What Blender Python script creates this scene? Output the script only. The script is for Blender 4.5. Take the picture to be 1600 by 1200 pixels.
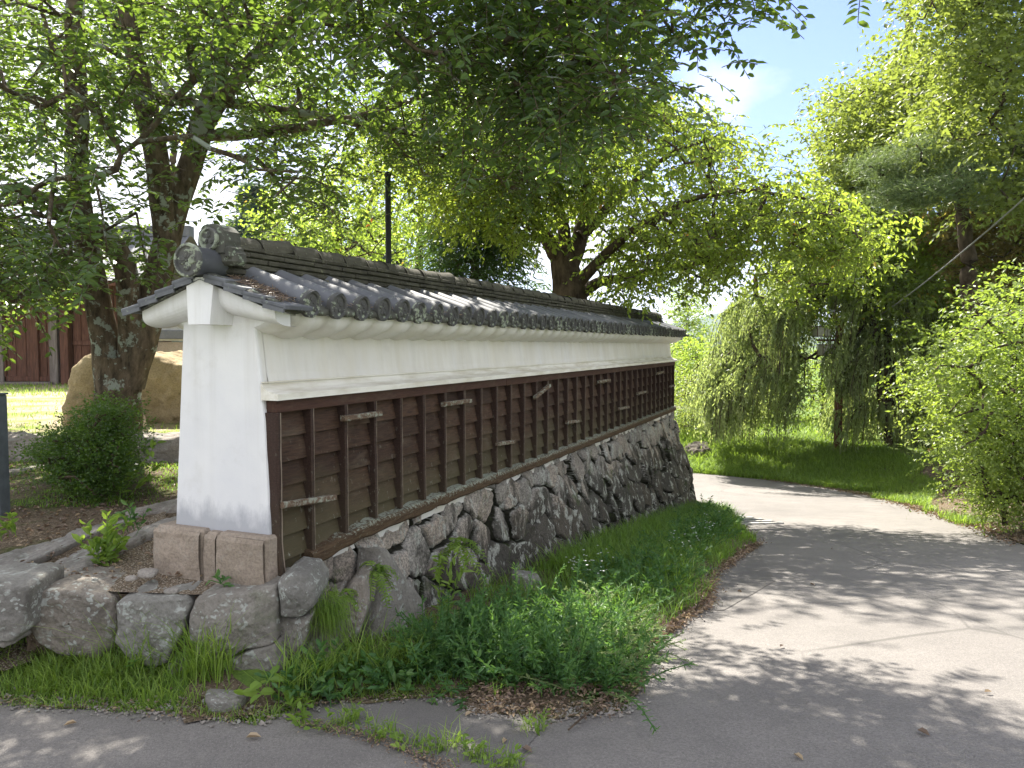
import bpy, math
import numpy as np
rng = np.random.default_rng(11)
sc = bpy.context.scene
for o in list(bpy.data.objects):
    bpy.data.objects.remove(o)

# ------------------------------------------------------------------ camera
F = 1200.0; CAMZ = 1.6
PIT = math.atan(60 / F); CP, SP = math.cos(PIT), math.sin(PIT)
cam = bpy.data.cameras.new('camera'); camo = bpy.data.objects.new('camera', cam)
sc.collection.objects.link(camo); sc.camera = camo
camo.location = (0, 0, CAMZ); camo.rotation_euler = (math.pi / 2 - PIT, 0, 0)
cam.sensor_width = 36; cam.lens = 27.0; cam.clip_start = 0.05; cam.clip_end = 9000

# ------------------------------------------------------------------ world, sun, exposure
SUN_EL, SUN_AZ = math.radians(51), math.radians(-15)     # azimuth from +Y, negative = to the left
w = bpy.data.worlds.new("World"); sc.world = w; w.use_nodes = True
nt = w.node_tree; nt.nodes.clear()
def N(nt, t, **k):
    n = nt.nodes.new(t)
    for a, b in k.items():
        setattr(n, a, b)
    return n
out = N(nt, 'ShaderNodeOutputWorld'); bg = N(nt, 'ShaderNodeBackground'); bg.inputs[1].default_value = 0.15
sky = N(nt, 'ShaderNodeTexSky', sky_type='NISHITA', sun_disc=False)
sky.sun_elevation = SUN_EL; sky.sun_rotation = SUN_AZ; sky.altitude = 300
sky.air_density = 1.0; sky.dust_density = 0.6; sky.ozone_density = 1.4
tc = N(nt, 'ShaderNodeTexCoord'); mp = N(nt, 'ShaderNodeMapping'); mp.inputs['Scale'].default_value = (1, 1, 1.6)
mp.inputs['Location'].default_value = (0.3, 0.12, 0.1)
ns = N(nt, 'ShaderNodeTexNoise'); ns.inputs['Scale'].default_value = 1.9; ns.inputs['Detail'].default_value = 8; ns.inputs['Roughness'].default_value = .55
rp = N(nt, 'ShaderNodeValToRGB'); rp.color_ramp.elements[0].position = .50; rp.color_ramp.elements[1].position = .66
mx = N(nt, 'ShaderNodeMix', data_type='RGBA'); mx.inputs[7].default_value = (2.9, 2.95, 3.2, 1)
L = nt.links.new
# extra cloud added out of view, around the clear patch, for neutral fill light
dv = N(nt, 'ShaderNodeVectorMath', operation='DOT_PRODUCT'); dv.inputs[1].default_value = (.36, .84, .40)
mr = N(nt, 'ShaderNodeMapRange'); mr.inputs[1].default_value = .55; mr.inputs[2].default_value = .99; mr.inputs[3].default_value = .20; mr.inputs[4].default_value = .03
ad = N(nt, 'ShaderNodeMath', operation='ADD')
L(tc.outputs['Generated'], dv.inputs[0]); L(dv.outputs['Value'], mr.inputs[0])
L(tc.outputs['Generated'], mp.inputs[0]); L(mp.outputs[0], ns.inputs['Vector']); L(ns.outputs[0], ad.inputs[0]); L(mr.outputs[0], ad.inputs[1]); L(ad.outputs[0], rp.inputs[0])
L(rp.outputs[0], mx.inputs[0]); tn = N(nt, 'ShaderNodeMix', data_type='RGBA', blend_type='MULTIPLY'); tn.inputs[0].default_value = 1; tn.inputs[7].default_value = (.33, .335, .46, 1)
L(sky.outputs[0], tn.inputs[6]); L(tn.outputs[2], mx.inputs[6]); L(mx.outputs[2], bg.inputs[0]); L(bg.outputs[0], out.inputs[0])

sl = bpy.data.lights.new('sun', 'SUN'); sl.energy = 5.0; sl.angle = math.radians(0.53); sl.color = (1.0, .94, .84)
so = bpy.data.objects.new('sun', sl); sc.collection.objects.link(so)
# lamp shines along -Z: point it from the sun's direction
sdir = np.array([math.sin(SUN_AZ) * math.cos(SUN_EL), math.cos(SUN_AZ) * math.cos(SUN_EL), math.sin(SUN_EL)])
so.rotation_euler = (math.pi / 2 - SUN_EL, 0, math.pi - SUN_AZ)
so.location = (0, 0, 30)
sc.view_settings.view_transform = 'Standard'; sc.view_settings.look = 'None'
sc.view_settings.exposure = 1.90; sc.view_settings.gamma = 1.0
sc.render.engine = 'CYCLES'
sc.cycles.max_bounces = 8; sc.cycles.transmission_bounces = 4; sc.cycles.diffuse_bounces = 4
sc.cycles.transparent_max_bounces = 4; sc.cycles.use_denoising = True

# ------------------------------------------------------------------ helpers: pixels to points
def ray(px, py):
    cx = (px - 800) / F; cy = (600 - py) / F
    return np.array([cx, CP + cy * SP, cy * CP - SP])
def P(px, py, Y):
    r = ray(px, py); return r * (Y / r[1]) + np.array([0, 0, CAMZ])
TH = math.atan(505 / F * CP)
UD = np.array([math.sin(TH), math.cos(TH), 0]); VN = np.array([-math.cos(TH), math.sin(TH), 0])
C0 = np.array([-1.287, 4.035, 0])
def W(u, v, z):
    return C0 + UD * u + VN * v + np.array([0, 0, z])
def toUV(X, Y):
    dx = X - C0[0]; dy = Y - C0[1]
    return dx * UD[0] + dy * UD[1], dx * VN[0] + dy * VN[1]

# ------------------------------------------------------------------ helpers: noise
def vnoise(p, scale=1.0, seed=0):
    """smooth value noise, p (N,3) -> -1..1"""
    q = np.asarray(p, float) * scale + seed * 17.31
    i = np.floor(q).astype(np.int64); f = q - i; f = f * f * (3 - 2 * f)
    def h(ix, iy, iz):
        n = (ix * 374761393 + iy * 668265263 + iz * 2147483647 + seed * 144665) & 0xffffffff
        n = ((n ^ (n >> 13)) * 1274126177) & 0xffffffff
        n = n ^ (n >> 16)
        return (n & 0xffff) / 32767.5 - 1
    r = 0
    for a in (0, 1):
        for b in (0, 1):
            for c in (0, 1):
                wgt = (f[:, 0] if a else 1 - f[:, 0]) * (f[:, 1] if b else 1 - f[:, 1]) * (f[:, 2] if c else 1 - f[:, 2])
                r = r + wgt * h(i[:, 0] + a, i[:, 1] + b, i[:, 2] + c)
    return r
def fbm(p, scale=1.0, seed=0, octv=4, gain=.5):
    r = 0; a = 1; s = scale
    for k in range(octv):
        r = r + a * vnoise(p, s, seed + k); a *= gain; s *= 2.03
    return r

# ------------------------------------------------------------------ helpers: meshes
def nrm(a):
    return a / np.maximum(np.linalg.norm(a, axis=-1, keepdims=True), 1e-9)
class MB:
    def __init__(s):
        s.V = []; s.Fs = []; s.T = []; s.n = 0
    def add(s, V, *Fs, tint=0.5):
        V = np.asarray(V, float).reshape(-1, 3)
        for f in Fs:
            f = np.asarray(f, np.int64)
            if f.size:
                s.Fs.append(f + s.n)
        s.V.append(V); s.T.append(np.broadcast_to(np.asarray(tint, float), (len(V),)).copy()); s.n += len(V)
        return s
    def box(s, lo, hi, R=None, c=None, tint=.5):
        lo = np.array(lo, float); hi = np.array(hi, float)
        V = np.array([[(lo, hi)[i][0], (lo, hi)[j][1], (lo, hi)[k][2]] for i in (0, 1) for j in (0, 1) for k in (0, 1)])
        if R is not None:
            m = (lo + hi) / 2 if c is None else np.array(c); V = (V - m) @ np.asarray(R).T + m
        F_ = [[0, 1, 3, 2], [4, 6, 7, 5], [0, 4, 5, 1], [2, 3, 7, 6], [0, 2, 6, 4], [1, 5, 7, 3]]
        return s.add(V, F_, tint=tint)
    def bbox(s, lo, hi, b=.006, R=None, c=None, tint=.5):
        """box with chamfered edges"""
        lo = np.array(lo, float); hi = np.array(hi, float); m = (lo + hi) / 2; h = (hi - lo) / 2
        b = min(b, h.min() * .49)
        V = []; idx = {}
        for sx in (-1, 1):
            for sy in (-1, 1):
                for sz in (-1, 1):
                    for ax in range(3):
                        p = np.array([sx, sy, sz]) * h
                        q = p.copy()
                        for a in range(3):
                            if a != ax: q[a] -= np.sign(p[a]) * b
                        idx[(sx, sy, sz, ax)] = len(V); V.append(q + m)
        V = np.array(V); quads = []; tris = []
        def corner(ax, s_, a, b_):
            k = [0, 0, 0]; k[ax] = s_; k[(ax + 1) % 3] = a; k[(ax + 2) % 3] = b_; return idx[(*k, ax)]
        for ax in range(3):
            for s_ in (-1, 1):
                q = [corner(ax, s_, -1, -1), corner(ax, s_, 1, -1), corner(ax, s_, 1, 1), corner(ax, s_, -1, 1)]
                quads.append(q if s_ > 0 else q[::-1])
        for ax in range(3):
            a1, a2 = (ax + 1) % 3, (ax + 2) % 3
            for s1 in (-1, 1):
                for s2 in (-1, 1):
                    def k(sa, axx):
                        t = [0, 0, 0]; t[ax] = sa; t[a1] = s1; t[a2] = s2; return idx[(*t, axx)]
                    q = [k(-1, a1), k(1, a1), k(1, a2), k(-1, a2)]
                    quads.append(q if s1 * s2 < 0 else q[::-1])
        for sx in (-1, 1):
            for sy in (-1, 1):
                for sz in (-1, 1):
                    q = [idx[(sx, sy, sz, a)] for a in range(3)]
                    tris.append(q if sx * sy * sz > 0 else q[::-1])
        if R is not None:
            mm = m if c is None else np.array(c); V = (V - mm) @ np.asarray(R).T + mm
        return s.add(V, quads, tris, tint=tint)
    def tube(s, pts, rad, seg=8, cap=True, tint=.5, arc=None, up=(0, 0, 1)):
        pts = np.asarray(pts, float); n = len(pts); rad = np.broadcast_to(np.asarray(rad, float), (n,))
        d = nrm(np.gradient(pts, axis=0)); up = np.array(up, float)
        a = np.cross(d, up); bad = np.linalg.norm(a, axis=1) < 1e-3; a[bad] = np.cross(d[bad], [1, 0, 0.1]); a = nrm(a); b = np.cross(a, d)
        if arc is None:
            an = np.arange(seg) / seg * 2 * math.pi; closed = True
        else:
            an = np.linspace(arc[0], arc[1], seg); closed = False
        V = pts[:, None] + rad[:, None, None] * (np.cos(an)[None, :, None] * a[:, None] + np.sin(an)[None, :, None] * b[:, None])
        i = np.arange(n - 1)[:, None]; j = np.arange(seg if closed else seg - 1)[None]; j2 = (j + 1) % seg
        Fq = np.stack([i * seg + j, i * seg + j2, (i + 1) * seg + j2, (i + 1) * seg + j], -1).reshape(-1, 4)
        s.add(V, Fq, tint=tint)
        if cap:
            s.Fs.append(np.array([np.arange(seg)]) + s.n - n * seg); s.Fs.append(np.array([np.arange(seg)[::-1]]) + s.n - seg)
        return s
    def grid(s, V, nu, nv, tint=.5):
        i = np.arange(nu - 1)[:, None]; j = np.arange(nv - 1)[None]
        Fq = np.stack([i * nv + j, (i + 1) * nv + j, (i + 1) * nv + j + 1, i * nv + j + 1], -1).reshape(-1, 4)
        return s.add(V, Fq, tint=tint)
    def prism(s, poly, a, b, axis=0, tint=.5):
        """extrude 2D outline along an axis of the local frame"""
        poly = np.array(poly, float); n = len(poly); V = []
        for t in (a, b):
            for p in poly:
                q = [0, 0, 0]; q[axis] = t; q[(axis + 1) % 3] = p[0]; q[(axis + 2) % 3] = p[1]; V.append(q)
        V = np.array(V); k = np.arange(n); k2 = (k + 1) % n
        s.add(V, np.stack([k, k2, k2 + n, k + n], -1), [list(k[::-1])], [list(k + n)], tint=tint); return s
    def build(s, name, mat, parent=None, smooth=False):
        V = np.concatenate(s.V); me = bpy.data.meshes.new(name)
        me.vertices.add(len(V)); me.vertices.foreach_set('co', V.astype(np.float32).ravel())
        nl = sum(f.size for f in s.Fs); npol = sum(len(f) for f in s.Fs)
        li = np.concatenate([f.ravel() for f in s.Fs]); cnt = np.concatenate([np.full(len(f), f.shape[1]) for f in s.Fs])
        me.loops.add(nl); me.loops.foreach_set('vertex_index', li.astype(np.int32))
        me.polygons.add(npol); st = np.concatenate([[0], np.cumsum(cnt)[:-1]])
        me.polygons.foreach_set('loop_start', st.astype(np.int32))
        me.polygons.foreach_set('use_smooth', np.full(npol, bool(smooth)))
        at = me.attributes.new('tint', 'FLOAT', 'POINT'); at.data.foreach_set('value', np.concatenate(s.T).astype(np.float32))
        me.update(calc_edges=True); me.materials.append(mat)
        o = bpy.data.objects.new(name, me); sc.collection.objects.link(o)
        if parent: o.parent = parent
        return o
def tag(o, label=None, cat=None, group=None, kind=None):
    if label: o['label'] = label
    if cat: o['category'] = cat
    if group: o['group'] = group
    if kind: o['kind'] = kind
    return o
def empty(name, loc, rz=0, **k):
    o = bpy.data.objects.new(name, None); sc.collection.objects.link(o); o.location = tuple(loc); o.rotation_euler = (0, 0, rz)
    o.empty_display_size = .2
    return tag(o, **k)
def Rx(a): c, s = math.cos(a), math.sin(a); return np.array([[1, 0, 0], [0, c, -s], [0, s, c]])
def Ry(a): c, s = math.cos(a), math.sin(a); return np.array([[c, 0, s], [0, 1, 0], [-s, 0, c]])
def Rz(a): c, s = math.cos(a), math.sin(a); return np.array([[c, -s, 0], [s, c, 0], [0, 0, 1]])

# ------------------------------------------------------------------ materials
class Mat:
    def __init__(s, name):
        s.m = bpy.data.materials.new(name); s.m.use_nodes = True; s.t = s.m.node_tree; s.t.nodes.clear()
        s.o = N(s.t, 'ShaderNodeOutputMaterial'); s.L = s.t.links.new; s._c = None
    def inp(s, n, k, v):
        if v is None: return
        if isinstance(v, bpy.types.NodeSocket): s.L(v, n.inputs[k])
        else:
            if isinstance(v, tuple) and len(v) == 3 and n.inputs[k].type == 'RGBA': v = (*v, 1)
            n.inputs[k].default_value = v
    def co(s, scale=(1, 1, 1), which='Object', rot=(0, 0, 0)):
        c = N(s.t, 'ShaderNodeTexCoord'); m = N(s.t, 'ShaderNodeMapping'); m.inputs['Scale'].default_value = scale; m.inputs['Rotation'].default_value = rot
        s.L(c.outputs[which], m.inputs[0]); return m.outputs[0]
    def noise(s, scale, detail=5, rough=.55, v=None, dist=0):
        n = N(s.t, 'ShaderNodeTexNoise'); n.inputs['Scale'].default_value = scale; n.inputs['Detail'].default_value = detail
        n.inputs['Roughness'].default_value = rough; n.inputs['Distortion'].default_value = dist
        s.L(v if v is not None else s.co(), n.inputs['Vector']); return n.outputs[0]
    def voro(s, scale, v=None, feature='F1'):
        n = N(s.t, 'ShaderNodeTexVoronoi', feature=feature); n.inputs['Scale'].default_value = scale
        s.L(v if v is not None else s.co(), n.inputs['Vector']); return n.outputs['Distance']
    def ramp(s, f, *st, interp='LINEAR'):
        r = N(s.t, 'ShaderNodeValToRGB'); r.color_ramp.interpolation = interp; e = r.color_ramp.elements
        while len(e) < len(st): e.new(.5)
        for q, (p, c) in zip(e, st):
            q.position = p; q.color = (c, c, c, 1) if not isinstance(c, tuple) else (*c, 1)
        s.L(f, r.inputs[0]); return r.outputs[0]
    def mix(s, f, a, b, mode='MIX'):
        n = N(s.t, 'ShaderNodeMix', data_type='RGBA', blend_type=mode); s.inp(n, 0, f); s.inp(n, 6, a); s.inp(n, 7, b); return n.outputs[2]
    def math(s, op, a, b=None, c=None):
        n = N(s.t, 'ShaderNodeMath', operation=op); s.inp(n, 0, a); s.inp(n, 1, b)
        if c is not None: s.inp(n, 2, c)
        return n.outputs[0]
    def attr(s, name='tint'):
        return N(s.t, 'ShaderNodeAttribute', attribute_name=name).outputs['Fac']
    def xyz(s, k, which='Object'):
        c = N(s.t, 'ShaderNodeTexCoord'); x = N(s.t, 'ShaderNodeSeparateXYZ'); s.L(c.outputs[which], x.inputs[0]); return x.outputs[k]
    def maprange(s, v, a, b, c=0., d=1.):
        n = N(s.t, 'ShaderNodeMapRange'); s.L(v, n.inputs[0])
        for i, q in enumerate((a, b, c, d)): n.inputs[i + 1].default_value = q
        return n.outputs[0]
    def bump(s, h, strength=.4, dist=.01, prev=None):
        n = N(s.t, 'ShaderNodeBump'); n.inputs['Strength'].default_value = strength; n.inputs['Distance'].default_value = dist
        s.L(h, n.inputs['Height'])
        if prev is not None: s.L(prev, n.inputs['Normal'])
        return n.outputs[0]
    def surf(s, color, rough=.8, normal=None, metal=0., spec=.3):
        b = N(s.t, 'ShaderNodeBsdfPrincipled'); s.inp(b, 'Base Color', color); s.inp(b, 'Roughness', rough); s.inp(b, 'Metallic', metal)
        b.inputs['Specular IOR Level'].default_value = spec
        if normal is not None: s.L(normal, b.inputs['Normal'])
        s.L(b.outputs[0], s.o.inputs[0]); s.b = b; return s.m

def leaf_mat(name, dark, mid, light, trans, tfac=.45, rough=.45, spec=.35, accent=None):
    m = Mat(name); t = m.attr('tint')
    st = [(0, dark), (.5, mid), (.93, light)]
    col = m.ramp(t, *st, (.97, accent if accent else light))
    p = N(m.t, 'ShaderNodeBsdfPrincipled'); m.L(col, p.inputs['Base Color']); p.inputs['Roughness'].default_value = rough
    p.inputs['Specular IOR Level'].default_value = spec
    tr = N(m.t, 'ShaderNodeBsdfTranslucent')
    tcol = m.mix(t, tuple(c * .72 for c in trans), tuple(min(1, c * 1.25) for c in trans))
    if accent:
        tcol = m.mix(m.ramp(t, (.94, 0.), (.97, 1.)), tcol, accent)
    m.L(tcol, tr.inputs[0])
    x = N(m.t, 'ShaderNodeMixShader'); x.inputs[0].default_value = tfac
    m.L(p.outputs[0], x.inputs[1]); m.L(tr.outputs[0], x.inputs[2]); m.L(x.outputs[0], m.o.inputs[0]); return m.m

M = {}
M['leaf_near'] = leaf_mat('near_leaf', (.026, .05, .024), (.042, .078, .03), (.060, .105, .036), (.25, .38, .04), .36, .38, .35)
M['leaf_cherry'] = leaf_mat('cherry_leaf', (.055, .09, .022), (.09, .145, .03), (.17, .215, .05), (.42, .54, .06), .5, .42, .4, accent=(.46, .25, .05))
M['leaf_bright'] = leaf_mat('bright_leaf', (.06, .11, .024), (.10, .165, .032), (.18, .23, .05), (.42, .56, .07), .5, accent=(.5, .18, .05))
M['leaf_dark'] = leaf_mat('dark_leaf', (.02, .045, .018), (.035, .07, .022), (.06, .10, .03), (.12, .22, .03), .3)
M['leaf_forest'] = leaf_mat('forest_leaf', (.055, .080, .024), (.105, .14, .038), (.21, .235, .07), (.33, .41, .06), .42, .45, .35)
M['leaf_weep'] = leaf_mat('weeping_leaf', (.09, .13, .055), (.16, .205, .085), (.30, .33, .16), (.46, .56, .15), .45, .42, .4)
M['leaf_hedge'] = leaf_mat('hedge_leaf', (.065, .10, .022), (.13, .185, .04), (.25, .30, .08), (.37, .50, .06), .4, .45, .35)
M['leaf_red'] = leaf_mat('reddish_leaf', (.07, .05, .02), (.12, .08, .03), (.17, .13, .04), (.34, .28, .05), .4)
M['leaf_far'] = leaf_mat('far_leaf', (.03, .06, .045), (.05, .085, .055), (.08, .12, .07), (.12, .2, .08), .3)
M['needle'] = leaf_mat('pine_needle', (.06, .10, .05), (.10, .15, .07), (.17, .21, .09), (.22, .3, .08), .3, .5)
M['shrub'] = leaf_mat('shrub_leaf', (.02, .055, .014), (.04, .085, .018), (.09, .15, .025), (.2, .34, .03), .35, .4, .4)
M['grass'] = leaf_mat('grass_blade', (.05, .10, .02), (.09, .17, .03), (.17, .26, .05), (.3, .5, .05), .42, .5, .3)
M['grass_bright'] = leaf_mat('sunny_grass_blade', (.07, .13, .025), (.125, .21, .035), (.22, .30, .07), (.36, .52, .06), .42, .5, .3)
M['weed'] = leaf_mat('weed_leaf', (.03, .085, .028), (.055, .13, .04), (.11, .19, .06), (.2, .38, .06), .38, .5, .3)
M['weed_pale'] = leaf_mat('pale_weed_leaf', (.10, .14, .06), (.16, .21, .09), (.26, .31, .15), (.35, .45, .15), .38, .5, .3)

m = Mat('white_plaster'); n1 = m.noise(2.2, 6); n2 = m.noise(1.0, 5, .6, v=m.co((6, 6, 1.1))); fine = m.noise(90, 3)
col = m.mix(m.ramp(n1, (.35, 0.), (.7, 1.)), (.66, .66, .675), (.76, .755, .745))
z = m.xyz(2); x = m.xyz(0)
band = m.maprange(z, .58, .84, .55, .0); st = m.noise(5.5, 8, .72, v=m.co((1, 1, .55)))
stain = m.math('MULTIPLY', m.ramp(m.math('ADD', m.math('MULTIPLY', band, 1.0), m.math('MULTIPLY', st, .8)), (.56, 0.), (.82, 1.)), m.maprange(x, .0, .12, 1, .0))
col = m.mix(m.math('MULTIPLY', stain, .75), col, (.30, .31, .34))
# warm weathering running down the road face
warm = m.math('MULTIPLY', m.maprange(x, .01, .03), .75)
col = m.mix(m.math('MULTIPLY', warm, m.ramp(n2, (.3, .35), (.75, 1.))), col, (.58, .54, .44))
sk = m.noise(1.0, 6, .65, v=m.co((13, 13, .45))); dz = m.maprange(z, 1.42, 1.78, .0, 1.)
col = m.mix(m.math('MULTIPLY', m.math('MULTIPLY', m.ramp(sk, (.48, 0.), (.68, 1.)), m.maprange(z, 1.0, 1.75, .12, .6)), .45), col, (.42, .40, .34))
bl_ = m.noise(3.4, 7, .7)
col = m.mix(m.math('MULTIPLY', m.ramp(bl_, (.56, 0.), (.72, 1.)), .30), col, (.45, .43, .38))
M['plaster'] = m.surf(col, .85, m.bump(fine, .12, .004, m.bump(n1, .2, .02)), spec=.2)
m = Mat('ledge_plaster'); nn = m.noise(3, 5, .6, v=m.co((1, 5, 5)))
M['ledge'] = m.surf(m.mix(m.ramp(nn, (.4, 0.), (.75, 1.)), (.74, .72, .66), (.50, .46, .36)), .85, spec=.2)

def timber(name, a, b, moss, mossamt, lich=.0, worn=False):
    m = Mat(name); g = m.noise(14, 6, .65, v=m.co((.8, 6, 9))); big = m.noise(1.6, 4, .6); t = m.attr()
    c = m.mix(m.ramp(g, (.3, 0.), (.7, 1.)), a, b)
    c = m.mix(m.maprange(t, 0, 1, .0, .5), c, tuple(q * .45 for q in a))
    hz = m.maprange(m.xyz(2), .45, 1.2, 1, 0)
    mm = m.math('MULTIPLY', m.ramp(m.math('ADD', m.math('MULTIPLY', hz, .62), m.math('MULTIPLY', big, .8)), (.62, 0.), (.95, 1.)), mossamt)
    c = m.mix(mm, c, moss)
    sp = m.noise(38, 4, .7, v=m.co((1, 1, .5)))
    mm2 = m.math('MULTIPLY', m.ramp(sp, (.62, 0.), (.68, 1.)), m.math('MULTIPLY', hz, .55 + lich))
    c = m.mix(mm2, c, (.30, .31, .26))
    if worn:
        wn = m.noise(22, 5, .7, v=m.co((1, 1, .25)))
        c = m.mix(m.math('MULTIPLY', m.ramp(m.math('ADD', t, m.math('MULTIPLY', wn, .5)), (.98, 0.), (1.12, 1.)), .8), c, (.25, .20, .155))
    else:
        gr = m.noise(2.6, 6, .7, v=m.co((1, 3, 3)))
        c = m.mix(m.math('MULTIPLY', m.ramp(gr, (.52, 0.), (.68, 1.)), .3), c, (.15, .12, .085))
    return m.surf(c, .75, m.bump(g, .5, .004), spec=.25)
M['board'] = timber('weathered_board', (.026, .015, .010), (.092, .050, .029), (.070, .062, .032), .75)
M['batten'] = timber('dark_batten', (.024, .014, .011), (.060, .034, .025), (.07, .06, .035), .3, worn=True)
M['rail'] = timber('reddish_rail', (.045, .022, .016), (.095, .046, .032), (.07, .06, .03), .2)
m = Mat('mossy_sill'); g = m.noise(12, 6, .65, v=m.co((.8, 8, 9))); sp = m.noise(48, 6, .8)
c = m.mix(m.ramp(g, (.3, 0.), (.7, 1.)), (.04, .025, .015), (.11, .075, .045))
c = m.mix(m.ramp(m.math('ADD', sp, m.maprange(m.xyz(2), .44, .50, 0, .22)), (.60, 0.), (.68, 1.)), c, (.24, .26, .21))
M['sill'] = m.surf(c, .9, m.bump(sp, .8, .01), spec=.15)
m = Mat('lichen_peg'); g = m.noise(14, 6, .65, v=m.co((.8, 8, 9))); sp = m.noise(30, 5, .7)
M['peg'] = m.surf(m.mix(m.ramp(sp, (.48, 0.), (.6, 1.)), m.mix(m.ramp(g, (.3, 0.), (.7, 1.)), (.07, .045, .03), (.17, .12, .085)), (.26, .27, .22)), .9, m.bump(g, .6, .004), spec=.15)

m = Mat('grey_tile'); a = m.noise(6, 6, .6); b = m.noise(38, 5, .7); t = m.attr()
c = m.mix(m.ramp(a, (.3, 0.), (.7, 1.)), (.050, .053, .062), (.125, .13, .145))
c = m.mix(m.maprange(t, 0, 1, 0, .6), c, (.16, .165, .175))
c = m.mix(m.math('MULTIPLY', m.ramp(b, (.60, 0.), (.66, 1.)), .55), c, (.26, .29, .24))
M['tile'] = m.surf(c, m.ramp(a, (.3, .52), (.7, .72)), m.bump(b, .15, .003), spec=.35)
m = Mat('lichen_tile'); a = m.noise(9, 6, .6); b = m.noise(24, 6, .7)
c = m.mix(m.ramp(a, (.3, 0.), (.7, 1.)), (.045, .045, .038), (.10, .10, .082))
c = m.mix(m.ramp(b, (.56, 0.), (.62, 1.)), c, (.24, .28, .21))
M['tile_lichen'] = m.surf(c, .85, m.bump(b, .5, .006), spec=.25)
m = Mat('disc_tile'); a = m.noise(9, 6, .6); b = m.noise(17, 6, .65); t = m.attr()
c = m.mix(m.ramp(a, (.3, 0.), (.7, 1.)), (.06, .06, .06), (.115, .113, .105))
c = m.mix(m.ramp(m.math('ADD', b, m.math('MULTIPLY', t, .13)), (.60, 0.), (.64, 1.)), c, (.27, .30, .23))
M['disc'] = m.surf(c, .8, m.bump(b, .4, .004), spec=.25)
m = Mat('ridge_tile'); a = m.noise(7, 6, .65); b = m.noise(22, 6, .7); lay = m.noise(5, 4, .6, v=m.co((1, 1, 9)))
c = m.mix(m.ramp(a, (.3, 0.), (.7, 1.)), (.028, .026, .02), (.085, .08, .06))
c = m.mix(m.ramp(lay, (.5, 0.), (.7, .6)), c, (.12, .115, .09))
c = m.mix(m.ramp(b, (.60, 0.), (.68, .8)), c, (.20, .20, .13))
M['ridge'] = m.surf(c, .9, m.bump(b, .6, .01), spec=.2)

def stone(name, lo, hi, lichen=.6, dark=.55, warm=(.40, .31, .25), streak=False, moss=.5):
    m = Mat(name); t = m.attr(); a = m.noise(4.5, 8, .65); f = m.noise(60, 4, .7); b = m.noise(9, 7, .68); c2 = m.noise(2.1, 5, .6)
    c = m.mix(m.ramp(a, (.3, 0.), (.7, 1.)), lo, hi)
    c = m.mix(m.ramp(t, (.2, 0.), (.9, .7)), c, warm)
    c = m.mix(m.ramp(m.noise(1.3, 3, .5), (.35, .55), (.6, 0.)), c, tuple(q * .62 for q in lo))
    c = m.mix(m.math('MULTIPLY', m.ramp(f, (.4, 1.), (.55, 0.)), .35), c, tuple(q * .5 for q in lo))
    if streak:
        sv = m.co((1, 1, .22)); s1 = m.noise(5.5, 8, .7, v=sv); lo_ = m.maprange(m.xyz(2), -.5, .38, .30, -.08)
        xs = m.maprange(m.xyz(0), .5, 2.4, -.06, .05)
        k = m.math('ADD', m.math('ADD', s1, lo_), xs)
        c = m.mix(m.ramp(k, (.56, 0.), (.66, dark)), c, (.018, .017, .013))
        l1 = m.noise(10.5, 7, .68, v=m.co((1, 1, .5)))
        c = m.mix(m.math('MULTIPLY', m.ramp(l1, (.545, 0.), (.58, 1.)), lichen), c, (.40, .41, .365))
    else:
        c = m.mix(m.ramp(c2, (.55, 0.), (.72, dark)), c, (.05, .045, .04))
        vz = m.voro(13, v=m.mix(.35, m.co(), N(m.t, 'ShaderNodeTexNoise').outputs[1]))
        c = m.mix(m.math('MULTIPLY', m.math('MULTIPLY', m.ramp(vz, (.34, 1.), (.40, 0.)), m.ramp(b, (.46, 0.), (.54, 1.))), lichen), c, (.34, .36, .33))
    if streak: 
        c = m.mix(m.math('MULTIPLY', m.ramp(f, (.40, 1.), (.60, 0.)), .5), c, (.03, .03, .024))
        c = m.mix(m.ramp(t, (.02, 1.), (.15, 0.)), c, (.016, .016, .010))
    mo = m.noise(3.2, 7, .7)
    c = m.mix(m.math('MULTIPLY', m.ramp(mo, (.58, 0.), (.66, 1.)), moss), c, (.05, .075, .02))
    nb = m.bump(f, .55, .008, m.bump(b, .6, .02, m.bump(a, .6, .03)))
    return m.surf(c, .92, nb, spec=.2)
M['wallstone'] = stone('mossy_wall_stone', (.25, .24, .22), (.46, .43, .385), lichen=.85, dark=.80, warm=(.46, .37, .29), streak=True, moss=.5)
M['stone'] = stone('lichen_stone', (.15, .145, .13), (.32, .31, .28), lichen=.75, dark=.6, warm=(.25, .21, .17), moss=.25)
M['kerbstone'] = stone('kerb_stone', (.17, .16, .145), (.36, .33, .30), lichen=.4, dark=.6, warm=(.34, .30, .26), moss=.3)
M['granite'] = stone('pink_granite', (.24, .20, .155), (.38, .32, .25), lichen=.1, dark=.25, warm=(.38, .30, .25), moss=.0)
M['darkrock'] = stone('dark_rock', (.05, .045, .035), (.13, .115, .095), lichen=.1, dark=.5, warm=(.12, .10, .08), moss=.5)
M['boulder'] = stone('ochre_boulder', (.24, .18, .10), (.48, .38, .23), lichen=.0, dark=.5, warm=(.46, .36, .22), moss=.0)

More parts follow.
